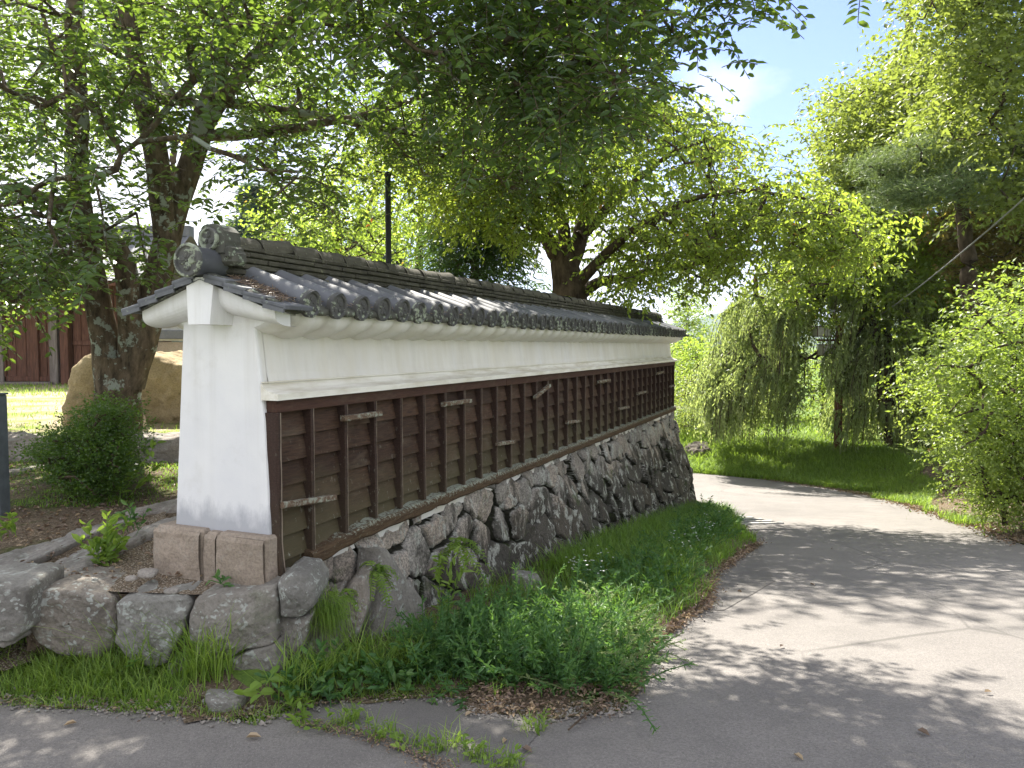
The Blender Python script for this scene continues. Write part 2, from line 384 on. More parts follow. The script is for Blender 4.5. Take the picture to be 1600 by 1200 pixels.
m = Mat('bark'); v = m.co((1, 1, .35)); g = m.noise(13, 8, .7, v=v); b = m.noise(5.5, 6, .68); bz = m.voro(30, v=v)
c = m.mix(m.ramp(g, (.35, 0.), (.7, 1.)), (.035, .028, .020), (.20, .155, .11))
c = m.mix(m.ramp(b, (.55, 0.), (.58, 1.)), c, (.27, .30, .26))
M['bark'] = m.surf(c, .95, m.bump(g, 1.0, .03), spec=.1)
m = Mat('plain_bark'); v = m.co((1, 1, .4)); g = m.noise(9, 6, .7, v=v)
M['bark2'] = m.surf(m.mix(m.ramp(g, (.35, 0.), (.7, 1.)), (.03, .022, .016), (.12, .09, .065)), .95, m.bump(g, .8, .02), spec=.1)

m = Mat('asphalt'); big = m.noise(.35, 6, .65); mid = m.noise(2.5, 8, .7); f = m.noise(75, 5, .8); vz = m.voro(120)
c = m.mix(m.ramp(big, (.3, 0.), (.7, 1.)), (.15, .138, .128), (.24, .222, .204))
c = m.mix(m.ramp(mid, (.42, 0.), (.68, .55)), c, (.12, .112, .104))
c = m.mix(m.ramp(f, (.38, .7), (.62, 0.)), c, (.085, .08, .076))
c = m.mix(m.ramp(vz, (.10, .55), (.22, 0.)), c, (.42, .40, .37))
wv_ = m.mix(.12, m.co(), N(m.t, 'ShaderNodeTexNoise').outputs[1])
cr_ = m.voro(.55, v=wv_, feature='DISTANCE_TO_EDGE'); ms = m.noise(.5, 3, .5)
c = m.mix(m.math('MULTIPLY', m.math('MULTIPLY', m.ramp(cr_, (.002, 1.), (.007, 0.)), m.ramp(ms, (.48, 0.), (.56, 1.))), .6), c, (.05, .047, .043))
st_ = m.noise(.9, 7, .75)
c = m.mix(m.ramp(st_, (.55, 0.), (.72, .5)), c, (.095, .09, .083))
M['asphalt'] = m.surf(c, .85, m.bump(vz, .5, .004), spec=.3)
m = Mat('patched_asphalt'); mid = m.noise(2.5, 6, .6); f = m.noise(150, 3, .8); vz = m.voro(190)
c = m.mix(m.ramp(mid, (.3, 0.), (.7, 1.)), (.12, .112, .104), (.18, .168, .156))
c = m.mix(m.ramp(f, (.38, .6), (.62, 0.)), c, (.06, .058, .055))
c = m.mix(m.ramp(vz, (.10, .4), (.2, 0.)), c, (.32, .30, .28))
M['asphalt_old'] = m.surf(c, .9, m.bump(vz, .5, .004), spec=.25)
m = Mat('soil'); a = m.noise(1.4, 6, .65); f = m.noise(45, 6, .75); vz = m.voro(60); b = m.noise(3.3, 6, .7)
c = m.mix(m.ramp(f, (.35, 0.), (.65, 1.)), (.045, .032, .020), (.20, .155, .11))
c = m.mix(m.ramp(vz, (.16, .9), (.25, 0.)), c, (.30, .26, .21))
c = m.mix(m.ramp(a, (.50, 0.), (.60, .85)), c, m.mix(m.ramp(f, (.35, 0.), (.65, 1.)), (.03, .05, .012), (.10, .13, .03)))
M['soil'] = m.surf(c, .95, m.bump(f, .9, .02), spec=.1)
m = Mat('lawn_ground'); a = m.noise(1.1, 6, .65); f = m.noise(40, 6, .75)
c = m.mix(m.ramp(f, (.35, 0.), (.65, 1.)), (.22, .17, .12), (.42, .35, .26))
c = m.mix(m.ramp(a, (.45, 0.), (.58, .9)), c, m.mix(m.ramp(f, (.35, 0.), (.65, 1.)), (.10, .15, .03), (.24, .28, .07)))
M['lawn'] = m.surf(c, .95, m.bump(f, .9, .02), spec=.1)
m = Mat('gravel'); f = m.noise(70, 6, .75); vz = m.voro(75)
c = m.mix(m.ramp(vz, (.15, 1.), (.45, 0.)), m.mix(m.ramp(f, (.35, 0.), (.65, 1.)), (.05, .04, .03), (.22, .17, .12)), (.40, .35, .28))
M['gravel'] = m.surf(c, .95, m.bump(vz, .9, .012), spec=.1)
m = Mat('field'); a = m.noise(.25, 6, .65); f = m.noise(14, 6, .75)
c = m.mix(m.ramp(f, (.35, 0.), (.65, 1.)), (.05, .09, .02), (.13, .20, .04)); c = m.mix(m.ramp(a, (.5, 0.), (.65, .6)), c, (.12, .09, .05))
M['field'] = m.surf(c, .95, m.bump(f, .9, .03), spec=.1)
m = Mat('brown_wood'); g = m.noise(5, 6, .65, v=m.co((7, 7, .7)))
M['wood'] = m.surf(m.mix(m.ramp(g, (.3, 0.), (.7, 1.)), (.055, .026, .018), (.15, .075, .052)), .8, m.bump(g, .4, .005), spec=.2)
m = Mat('grey_wood'); g = m.noise(5, 6, .65, v=m.co((7, 7, .7)))
M['greywood'] = m.surf(m.mix(m.ramp(g, (.3, 0.), (.7, 1.)), (.10, .085, .075), (.22, .19, .17)), .85, m.bump(g, .4, .005), spec=.2)
def plain(name, c, rough=.7, metal=0., sc_=20, var=.3):
    m = Mat(name); n = m.noise(sc_, 5, .6)
    return m.surf(m.mix(m.ramp(n, (.3, 0.), (.7, 1.)), tuple(q * (1 - var) for q in c), c), rough, m.bump(n, .1, .003), metal=metal)
M['dark_metal'] = plain('dark_metal', (.03, .032, .035), .5, .3)
M['post'] = plain('grey_post', (.13, .15, .17), .7)
M['rust'] = plain('rust_brown_paint', (.13, .05, .03), .7)
M['paper'] = plain('lantern_panel', (.66, .66, .64), .6)
M['steel'] = plain('galvanised_steel', (.10, .10, .105), .6, .3)
M['hole'] = plain('drain_dark', (.03, .03, .03), .9)
M['concrete'] = plain('light_concrete', (.45, .44, .41), .9)
M['cable'] = plain('grey_cable', (.28, .28, .29), .6)
M['dryleaf'] = leaf_mat('dry_leaf', (.10, .07, .05), (.22, .155, .115), (.36, .28, .18), (.2, .12, .05), .2)
M['flower'] = leaf_mat('white_petal', (.6, .6, .58), (.7, .7, .68), (.8, .8, .78), (.6, .6, .55), .3)
M['hill'] = plain('wooded_hill', (.05, .085, .04), .95, sc_=.02, var=.5)
M['house_wall'] = plain('old_white_wall', (.72, .71, .68), .85)

# ================================================================== GROUND
PY = [-60, 0, 2.9, 3.8, 6, 10, 14, 18, 24, 30, 45, 80, 4000]
PZ = [.3, 0, -.06, -.13, -.40, -.88, -1.42, -1.85, -2.18, -2.36, -2.6, -2.8, -3.0]
def inpoly(X, Y, poly):
    X = np.asarray(X, float); Y = np.asarray(Y, float); r = np.zeros(X.shape, bool); n = len(poly)
    for i in range(n):
        x1, y1 = poly[i]; x2, y2 = poly[(i + 1) % n]
        c = ((y1 > Y) != (y2 > Y)) & (X < (x2 - x1) * (Y - y1) / (y2 - y1 + 1e-12) + x1); r ^= c
    return r
def dpoly(X, Y, poly, closed=True):
    d = np.full(np.shape(X), 1e9); n = len(poly)
    for i in range(n if closed else n - 1):
        a = np.array(poly[i]); b = np.array(poly[(i + 1) % n]); ab = b - a
        t = np.clip(((X - a[0]) * ab[0] + (Y - a[1]) * ab[1]) / (ab @ ab + 1e-12), 0, 1)
        d = np.minimum(d, np.hypot(X - a[0] - t * ab[0], Y - a[1] - t * ab[1]))
    return d
def pz(Y): 
    return np.interp(Y, PY, PZ)
def Gp(px, py):
    """pixel -> point on the road profile"""
    r = ray(px, py); lo, hi = .5, 300
    for _ in range(60):
        Y = (lo + hi) / 2; z = CAMZ + r[2] * Y / r[1]
        if z > pz(Y): lo = Y
        else: hi = Y
    return (r[0] * Y / r[1], Y)
OUT = [Gp(*p) for p in ((1600, 852), (1520, 822), (1450, 800), (1380, 778), (1310, 765), (1200, 750), (1120, 742), (1070, 738))]
OUTER = [(5.2, -3), (5.6, 3), (6.2, 7)] + OUT + [(2.5, 24.6), (-4, 28), (-12, 31)]
EDGE = [Gp(*p) for p in ((-300, 1075), (0, 1095), (250, 1113), (400, 1126), (520, 1092), (620, 1090), (715, 1088), (760, 1115), (860, 1122), (975, 1110), (990, 1060), (1004, 1012), (1060, 975), (1108, 945), (1116, 900), (1150, 872), (1186, 850), (1165, 830), (1135, 802), (1088, 790))]
INNER = EDGE + [(3.2, 15.5), (1.2, 18.5), (-4, 22), (-14, 25)]
ROAD = [(-14, -3)] + INNER + OUTER[::-1]
def gz(X, Y):
    X = np.asarray(X, float); Y = np.asarray(Y, float); z = pz(Y)
    far = np.clip((Y - 15) / 6, 0, 1); out = ~inpoly(X, Y, ROAD)
    d = dpoly(X, Y, OUTER, False); side = out & ((X > 4) | (Y > 24))
    b = np.clip(d / 3.0, 0, 1); b = b * b * (3 - 2 * b)
    z = z + np.where(side, b * (.25 + .45 * far), 0)
    z = z + np.where(side, .35 * np.clip((X - 7) / 8, 0, 3) * np.clip(d / 4, 0, 1), 0)
    # grass verge along the wall foot
    u, v = toUV(X, Y); vg = out & (v < .3) & (v > -3.2) & (u > -1) & (u < 12)
    z = z + np.where(vg, np.clip(dpoly(X, Y, ROAD) * .15, 0, .05), 0)
    lf = out & (u <= 0) & (X < 1)
    z = z + np.where(lf, np.clip(dpoly(X, Y, ROAD) * .2, 0, .10), 0)
    return z
def sheet(name, xs, ys, zf, mat, mask=None, kind='structure', off=0., rough=0.):
    X, Y = np.meshgrid(xs, ys, indexing='ij'); Z = zf(X, Y) + off
    if rough: Z = Z + rough * fbm(np.stack([X, Y, X * 0], -1).reshape(-1, 3), 3.0, 5).reshape(X.shape)
    V = np.stack([X, Y, Z], -1).reshape(-1, 3); mb = MB(); nx, ny = len(xs), len(ys)
    i = np.arange(nx - 1)[:, None]; j = np.arange(ny - 1)[None]
    Fq = np.stack([i * ny + j, (i + 1) * ny + j, (i + 1) * ny + j + 1, i * ny + j + 1], -1).reshape(-1, 4)
    if mask is not None:
        c = V[Fq].mean(1); Fq = Fq[mask(c[:, 0], c[:, 1])]
        us, inv = np.unique(Fq, return_inverse=True); V = V[us]; Fq = inv.reshape(Fq.shape)
    mb.add(V, Fq); o = mb.build(name, mat, smooth=True); tag(o, kind=kind); return o
sp1 = np.concatenate([np.arange(-14, 12, .12)]); sp2 = np.concatenate([np.arange(-3, 32, .12)])
far1 = np.concatenate([-np.geomspace(14, 3500, 26)[::-1], sp1[1:], np.geomspace(12, 3500, 26)])
far2 = np.concatenate([[-60, -20, -8], sp2, np.geomspace(32, 4000, 28)])
sheet('ground', far1, far2, lambda X, Y: np.where(inpoly(X, Y, ROAD), pz(Y) - np.where(dpoly(X, Y, ROAD) > .25, .04, .025), gz(X, Y) - .004), M['field'], rough=.012)
# the road: triangulated sheet clipped finely to its outline
def flat_poly(name, poly, zf, mat, off, step=.5, kind='structure', jit=0.):
    import bmesh
    bm = bmesh.new(); pts = []
    n = len(poly)
    for i in range(n):
        a = np.array(poly[i], float); b = np.array(poly[(i + 1) % n], float); k = max(1, int(np.linalg.norm(b - a) / (.12 if jit else 1.0)))
        for q in range(k):
            pts.append(a + (b - a) * q / k)
    pts = np.array(pts)
    if jit:
        nz = fbm(np.c_[pts, pts[:, 0] * 0], 3.5, 9); nz2 = fbm(np.c_[pts, pts[:, 0] * 0], 3.5, 19); pts = pts + jit * np.c_[nz, nz2]
    vs = [bm.verts.new((p[0], p[1], 0)) for p in pts]
    bm.faces.new(vs)
    lo = pts.min(0); hi = pts.max(0)
    for x in np.arange(math.floor(lo[0]), hi[0], step * 2):
        bmesh.ops.bisect_plane(bm, geom=bm.verts[:] + bm.edges[:] + bm.faces[:], plane_co=(x, 0, 0), plane_no=(1, 0, 0))
    for y in np.arange(math.floor(lo[1]), hi[1], step):
        bmesh.ops.bisect_plane(bm, geom=bm.verts[:] + bm.edges[:] + bm.faces[:], plane_co=(0, y, 0), plane_no=(0, 1, 0))
    bmesh.ops.triangulate(bm, faces=bm.faces[:])
    co = np.array([v.co[:] for v in bm.verts]); zz = zf(co[:, 0], co[:, 1]) + off
    for v, z_ in zip(bm.verts, zz): v.co.z = z_
    bmesh.ops.recalc_face_normals(bm, faces=bm.faces[:])
    if sum(f.normal.z for f in bm.faces) < 0: bmesh.ops.reverse_faces(bm, faces=bm.faces[:])
    me = bpy.data.meshes.new(name); bm.to_mesh(me); bm.free(); me.materials.append(mat)
    me.polygons.foreach_set('use_smooth', [True] * len(me.polygons))
    o = bpy.data.objects.new(name, me); sc.collection.objects.link(o); tag(o, kind=kind); return o
flat_poly('road', ROAD, lambda X, Y: pz(Y), M['asphalt'], .0, jit=.05)
PATCH = [Gp(*p) for p in ((470, 1132), (530, 1094), (620, 1092), (715, 1090), (760, 1117), (860, 1124), (800, 1215), (720, 1215), (640, 1178), (560, 1150))]
flat_poly('old_asphalt_patch', PATCH, lambda X, Y: pz(Y), M['asphalt_old'], .004, jit=.03)
PATCH2 = [Gp(*p) for p in ((1100, 952), (1108, 935), (1116, 902), (1150, 874), (1176, 846), (1212, 908), (1170, 932), (1130, 955))]
flat_poly('road_repair_patch', PATCH2, lambda X, Y: pz(Y), M['asphalt_old'], .0045, jit=.006)
flat_poly('far_path', [(5.3, 27), (8, 26.4), (8.6, 31), (5.2, 33)], gz, M['concrete'], .06)
# litter verge at the foot of the wall and along the far right of the road
VERGE = [Gp(*p) for p in ((400, 1120), (520, 1094), (620, 1095), (715, 1085), (740, 1118), (860, 1124), (960, 1112), (990, 1060), (1004, 1015), (1060, 980), (1108, 948), (1118, 902), (1150, 874), (1187, 852), (1160, 828), (1130, 800))] + [tuple(W(11.3, -.3, 0)[:2]), tuple(W(11, .2, 0)[:2]), tuple(W(-.4, .2, 0)[:2]), tuple(W(-.7, -.1, 0)[:2])]
flat_poly('soil_verge', VERGE, gz, M['soil'], .008, jit=.07, step=.25)
flat_poly('soil_verge', [Gp(-300, 1078), Gp(0, 1098), Gp(250, 1115), Gp(400, 1128), tuple(W(-.6, -.1, 0)[:2]), (-3.0, 3.75), (-8, 4.2)], gz, M['soil'], .010, jit=.06, step=.25)
RV = [OUTER[2], OUTER[3], OUTER[4], OUTER[5], OUTER[6], (9.3, 19.5), (12.5, 17.5), (14, 10), (12, 6)]
flat_poly('leafy_soil', RV, gz, M['soil'], .015, jit=.06, step=.5)

# ---- raised terrace behind the stones and the wall
def tz(X, Y):
    z = .30 + .12 * np.clip((Y - 4.0) / 1.2, 0, 1) + .06 * np.clip((Y - 5.2) / 1.5, 0, 1)
    u, v = toUV(X, Y)
    z = z + np.where(Y > 7.55, .17, 0) 
    return z
TER = [(-1.40, 3.93), tuple(W(-.03, .02, 0)[:2]), tuple(W(.25, .35, 0)[:2]), tuple(W(11.1, .35, 0)[:2]), (-2, 19), (-10, 24), (-40, 30), (-40, 4.3), (-3.3, 4.0), (-2.6, 4.04), (-2.0, 3.99)]
xs = np.concatenate([np.arange(-40, -7, 1.0), np.arange(-7, 4, .06)]); ys = np.concatenate([np.arange(3.6, 9, .06), np.arange(9, 30, .5)])
sheet('terrace_soil', xs[xs > -8.2], ys[ys < 7.6], tz, M['soil'], mask=lambda x, y: inpoly(x, y, TER) & (y < 7.56), rough=.02)
sheet('lawn', xs, np.concatenate([np.arange(7.5, 9, .1), np.arange(9, 30, .3)]), lambda X, Y: .66 + 0 * X, M['lawn'], mask=lambda x, y: inpoly(x, y, TER) & (y > 7.5))
# earth face under the terrace edge
mb = MB(); tp = TER[:4] + [(-2, 19), (-10, 24)]; tp = [TER[9], TER[10]] + tp
for a, b in zip(tp[:-1], tp[1:]):
    n_ = max(2, int(math.dist(a, b) / .3)); xx = np.linspace(a[0], b[0], n_); yy = np.linspace(a[1], b[1], n_)
    top = np.c_[xx, yy, tz(xx, yy) - .01]; bot = np.c_[xx, yy, gz(xx, yy) - .2]
    mb.grid(np.stack([top, bot], 1).reshape(-1, 3), n_, 2)
tag(mb.build('earth_bank', M['soil']), kind='structure')

# ================================================================== STONE RETAINING WALL (own thing, local frame u,v,z)
RZ = math.pi / 2 - TH
def wall_v(u, h):   # outward offset with depth h below the top
    b = .10 + .13 * np.clip(u / 11, 0, 1)
    return .02 - b * h - .035 * h * h
seeds = []
r2 = np.random.default_rng(5)
# near stones placed as in the photograph: (u, h, weight)
def US(px, py):
    r = ray(px, py); t = (VN @ (C0 - [0, 0, CAMZ] + 0) - .12) / (VN @ r) if False else None
    # intersect with the plane v = -0.12
    D = VN @ C0 - .12; k = D / (VN @ r); p = r * k
    u_, v_ = toUV(p[0], p[1]); return float(u_), float(.43 - (p[2] + CAMZ))
near_px = [(462, 915), (455, 975), (500, 1000), (535, 895), (540, 950), (610, 960), (590, 1040), (510, 1070), (640, 885), (640, 830), (690, 935), (700, 830), (735, 800), (780, 790), (735, 880), (790, 870), (760, 960), (835, 765), (840, 850), (850, 930), (880, 800), (905, 860), (930, 790), (880, 735), (915, 720), (445, 1060)]
for p in near_px: seeds.append((*US(*p), 0))
umax = max(s[0] for s in seeds)
near = np.array(seeds)[:, :2]
tries = 0
while tries < 9000:
    tries += 1
    u_ = r2.uniform(-.2, 11.6); h_ = r2.uniform(-.1, 2.4)
    dmin = .20 + .06 * r2.random() + .04 * (h_ > .6)
    A = np.array(seeds); dd = np.hypot((A[:, 0] - u_) / 1.15, (A[:, 1] - h_))
    if dd.min() > dmin: seeds.append((u_, h_, 0))
S = np.array(seeds)[:, :2]; ns_ = len(S)
sty = np.c_[r2.normal(0, .14, ns_), r2.normal(0, .12, ns_), r2.uniform(0, .06, ns_), r2.random(ns_)]
us_ = np.concatenate([np.arange(-.02, 3.5, .008), np.arange(3.5, 11.31, .018)])
hs_ = np.arange(0, 2.35, .010)
U, Hh = np.meshgrid(us_, hs_, indexing='ij'); sh = U.shape; U = U.ravel(); Hh = Hh.ravel()
p3 = np.c_[U, Hh, U * 0]
wu = U + .035 * vnoise(p3, 6, 2) + .015 * vnoise(p3, 17, 3); wh = Hh + .035 * vnoise(p3, 6, 7) + .015 * vnoise(p3, 17, 8)
f1 = np.full(U.shape, 1e9); f2 = f1.copy(); id1 = np.zeros(U.shape, int); id2 = id1.copy()
for k in range(ns_):
    near_k = np.abs(wu - S[k, 0]) < 1.6
    d = np.full(U.shape, 1e8); d[near_k] = np.hypot((wu[near_k] - S[k, 0]) / 1.12, wh[near_k] - S[k, 1])
    c1 = d < f1; f2 = np.where(c1, f1, np.minimum(f2, d)); id2 = np.where(c1, id1, np.where(d <= f2, k, id2)); id1 = np.where(c1, k, id1); f1 = np.where(c1, d, f1)
gap = f2 - f1
groove = 1 - np.clip(gap / .048, 0, 1); groove = groove * groove * (3 - 2 * groove)
du = U - S[id1, 0]; dh = Hh - S[id1, 1]
relief = sty[id1, 2] + sty[id1, 0] * du + sty[id1, 1] * dh + .022 * fbm(p3, 3.2, 30, 4, .55) + .006 * fbm(p3, 22, 40, 3, .6) - .055 * groove
# long rail sits on the top: damp relief there
V_ = wall_v(U, Hh) - relief * (.35 + .65 * np.clip(Hh / .12, 0, 1)) + .03
ztop = .425 - .03 * np.abs(fbm(np.c_[U, U * 0, U * 0], 2.4, 77, 2)) - .16 * np.clip((.45 - U) / .45, 0, 1)
Z_ = ztop - Hh - np.where(Hh < .02, .012 * (groove > .2), 0)
mb = MB(); nu, nh = sh
mb.grid(np.c_[U, V_, Z_], nu, nh, tint=(.2 + .8 * sty[id1, 3]) * (1 - np.clip(groove * 1.5, 0, 1)) ** .7)
# far end return face and top ledge
mb2 = np.c_[U, V_, Z_].reshape(nu, nh, 3)
back = mb2.copy()[:, 0]; back2 = back.copy(); back2[:, 1] = .55
mb.grid(np.stack([back2, back], 1).reshape(-1, 3), nu, 2)
e = mb2[-1]; ks = np.linspace(0, 1, 40)[:, None, None]
endf = np.concatenate([e[None] * (1 - ks) + ks * np.array([e[:, 0] * 0 + 11.3, e[:, 0] * 0 + .9, e[:, 2]]).T[None]])
pe = endf.reshape(-1, 3); nz = .03 * fbm(pe, 3.5, 50, 4) + .05 * vnoise(pe, 2.2, 51)
pe = pe + np.c_[nz * np.clip(np.repeat(ks.ravel(), nh) * 8, 0, 1), nz * 0, nz * 0]
mb.grid(pe, 40, nh, tint=.4 + .3 * vnoise(pe, 2.5, 5))
e = mb2[0]
endn = np.concatenate([e[None] * (1 - ks) + ks * np.array([e[:, 0], e[:, 0] * 0 + .3, e[:, 2]]).T[None]])
mb.grid(endn.reshape(-1, 3)[::1], 40, nh, tint=.5)
stone_wall = mb.build('stone_retaining_wall', M['wallstone'], smooth=True)
stone_wall.location = C0; stone_wall.rotation_euler = (0, 0, RZ)
tag(stone_wall, 'rough mossy stone retaining wall below the boarded white wall, beside the road', 'stone wall')

# ================================================================== WHITE WALL WITH TILED ROOF
wall = empty('plaster_wall', C0, RZ, label='long white plaster wall with dark timber boarding and grey tiled roof', cat='wall')
ULEN = 11.0; VC = .30
# body
prof = [(.03, .30), (.03, 1.33), (.085, 1.80), (VC, 1.93), (.575, 1.80), (.64, .56), (.64, .30)]
mb = MB(); prof_end = [(-.012, .585), (.02, 1.20), (.085, 1.76), (VC, 1.90), (.575, 1.76), (.652, .585)]
us2 = np.linspace(.05, ULEN, 60)
pr = np.array([(.03, .32), (.03, 1.2), (.03, 1.39), (.045, 1.45), (.085, 1.80), (VC, 1.93), (.575, 1.80), (.65, .32)])
V = np.array([[(u, a, b) for a, b in pr] for u in us2]); mb.grid(V.reshape(-1, 3), len(us2), len(pr))
mb.add(V[-1], [list(range(len(pr)))])
body = mb.build('wall_body', M['plaster'], wall)
# end pier: slightly proud of the body, chamfered vertical corners
mb = MB(); zs = np.array([.585, .9, 1.2, 1.5, 1.76]); rr = .012
def pier(z):
    a = np.interp(z, [.585, 1.2, 1.76], [-.012, .018, .084]); b = np.interp(z, [.585, 1.76], [.652, .577])
    u1 = np.interp(z, [.585, 1.76], [-.015, .0])
    return [(.055, a), (u1 + rr, a), (u1 + rr * .3, a + rr * .3), (u1, a + rr), (u1, b - rr), (u1 + rr * .3, b - rr * .3), (u1 + rr, b), (.055, b)]
V = np.array([[(x, y, z) for x, y in pier(z)] for z in zs]); mb.grid(V.reshape(-1, 3), len(zs), 8); mb.Fs[-1] = mb.Fs[-1][:, ::-1]
mb.add(np.array([(0, .084, 1.76), (0, .577, 1.76), (0, VC, 1.93), (.14, .084, 1.76), (.14, .577, 1.76), (.14, VC, 1.93)]), [[0, 1, 2]], [[0, 2, 5, 3], [1, 4, 5, 2]])
mb.build('wall_end', M['plaster'], wall)
# granite footing blocks under the end face
fb = empty('granite_base', (0, 0, 0)); fb.parent = wall
for (a, b, c, d_, e_) in ((-.045, .285, .34, .60, 0), (.292, .385, .40, .592, .01), (.392, .735, .43, .60, 0)):
    mb = MB(); Vb = []
    g = 14
    lo = np.array([-.075 + e_, a, .10]); hi = np.array([.02 if a < 0 else .3, b, d_])
    mb.bbox(lo, hi, .014)
    # subdivide-ish relief: displace a fine front grid
    yy, zz = np.meshgrid(np.linspace(a + .006, b - .006, 22), np.linspace(c - .25, d_ - .012, 22), indexing='ij')
    pp = np.c_[yy.ravel(), zz.ravel(), yy.ravel() * 0]
    xx = -.078 + e_ - .008 * fbm(pp, 9, int(a * 100) % 50 + 3, 4) - .008 - .010 * (zz.ravel() < d_ - .03)
    mb.grid(np.c_[xx, yy.ravel(), zz.ravel()], 22, 22, tint=.5 + .3 * e_); mb.Fs[-1] = mb.Fs[-1][:, ::-1]
    mb.build('granite_block', M['granite'], fb)
# ledge above the boarding
mb = MB(); pl = [(.03, 1.395), (.03, 1.318), (-.085, 1.318), (-.085, 1.338), (-.06, 1.35), (-.01, 1.362), (.02, 1.385)]
pl = [(.034, 1.40), (.034, 1.312), (-.075, 1.312), (-.078, 1.345), (-.04, 1.352), (.0, 1.366), (.026, 1.388)]
mb.prism(pl, -.012, ULEN, 0); mb.build('ledge', M['ledge'], wall)
mb = MB(); mb.box((-.006, .018, 1.403), (ULEN, .034, 1.409)); mb.build('plaster_groove', M['ledge'], wall)

# boarding
panel = empty('timber_boarding', (0, 0, 0)); panel.parent = wall
PB = .321; NB = 34
rows = np.linspace(1.25, .44, 7)
mb = MB()
for k in range(6):
    zt, zb = rows[k], rows[k + 1]
    for q in range(0, NB, 3):
        u0_, u1_ = .02 + q * PB, min(.02 + (q + 3) * PB, ULEN - .06)
        if u1_ <= u0_: continue
        j = rng.normal(0, .002); t = rng.random()
        zb2 = zb
        Vb = [(u0_, .026 + j, zt + .01), (u1_, .026 + j, zt + .01), (u1_, -.008 + j, zb2 - .008), (u0_, -.008 + j, zb2 - .008), (u0_, .03, zb2 - .008), (u1_, .03, zb2 - .008)]
        mb.add(np.array(Vb), [[0, 3, 2, 1], [3, 4, 5, 2]], tint=t)
# bottom extra board at the near end
mb.add(np.array([(.02, .02, .46), (.50, .02, .46), (.42, .004, .33), (.02, .004, .26)]), [[0, 3, 2, 1]], tint=.3)
mb.build('lap_boards', M['board'], panel)
mb = MB(); mb.bbox((.02, -.040, 1.243), (3.1, .03, 1.310), .004); mb.bbox((3.104, -.040, 1.241), (7.0, .03, 1.309), .004); mb.bbox((7.004, -.04, 1.242), (ULEN - .02, .03, 1.31), .004)
mb.build('top_rail', M['rail'], panel)
# bottom rail, sagging and crusted with lichen at the near end
mb = MB(); uu = np.arange(.28, ULEN - .01, .03); A = []
for u_ in uu:
    sg = -.09 * max(0, (.9 - u_)) ** 1.2 if u_ < .9 else 0
    r_ = .012 * float(vnoise(np.array([[u_, 0, 0]]), 9, 3)[0]) * (.8 if u_ < 3 else .4)
    A.append([(u_, .03, .395 + sg + r_), (u_, -.050, .397 + sg + r_), (u_, -.066, .412 + sg + r_), (u_, -.066, .462 + sg + r_), (u_, -.05, .477 + sg + abs(r_) * 1.5), (u_, .03, .492 + sg + abs(r_) * 1.5)])
A = np.array(A); mb.grid(A.reshape(-1, 3), len(uu), 6); mb.Fs[-1] = mb.Fs[-1][:, ::-1]; mb.add(A[0], [[0, 1, 2, 3, 4, 5]]); mb.add(A[-1], [[5, 4, 3, 2, 1, 0]])
mb.build('bottom_rail', M['sill'], panel)
# near corner post and far post
mb = MB(); zs = np.linspace(.30, 1.245, 30); A = []
for z_ in zs:
    r_ = .006 * float(vnoise(np.array([[0, z_, 0]]), 14, 5)[0]); b_ = (.3 if z_ < .6 else .12)
    x0, x1 = .004 + r_, .050 + r_ * .5
    off = -.10 * max(0, .55 - z_)
    A.append([(x0, .05 + off, z_), (x0, -.045 + off, z_), (x0 + .01, -.055 + off, z_), (x1 - .012, -.055 + off, z_), (x1, -.043 + off, z_), (x1, .03 + off, z_)])
A = np.array(A); mb.grid(A.reshape(-1, 3), len(zs), 6, tint=np.tile([0, .2, .3, .95, 1., .9], len(zs))); mb.add(A[-1], [[0, 1, 2, 3, 4, 5]])
mb.build('corner_post', M['batten'], panel)
for k in range(1, NB + 1):
    u_ = k * PB; 
    if u_ > ULEN - .05: break
    mb = MB(); w_ = .016 + rng.normal(0, .0012); zb_ = .49 if u_ > 1 else .49 - .09 * max(0, (.9 - u_))
    zs = np.linspace(zb_, 1.246, 16); A = []
    l1, l2 = rng.normal(0, .004, 2); ph = rng.random() * 50
    for z_ in zs:
        c_ = u_ + l1 + (l2 - l1) * (z_ - .5) / .7 + .0025 * float(vnoise(np.array([[ph, z_, 0]]), 11, 5)[0])
        fr = -.042 + .002 * float(vnoise(np.array([[ph, z_, 3]]), 18, 5)[0])
        A.append([(c_ - w_, .022, z_), (c_ - w_, fr + .003, z_), (c_ - w_ + .003, fr, z_), (c_ + w_ - .003, fr, z_), (c_ + w_, fr + .003, z_), (c_ + w_, .022, z_)])
    tb_ = rng.random() * .4; mb.grid(np.array(A).reshape(-1, 3), len(zs), 6, tint=np.tile([tb_, tb_, .2, .85, 1., .8], len(zs))); mb.add(np.array(A[0]), [[5, 4, 3, 2, 1, 0]])
    mb.build('batten', M['batten'], panel)
def LZ(px, py, v=-.05):
    r = ray(px, py); k = (VN @ C0 + v) / (VN @ r); p = r * k; u_, _ = toUV(p[0], p[1]); return float(u_), float(p[2] + CAMZ)
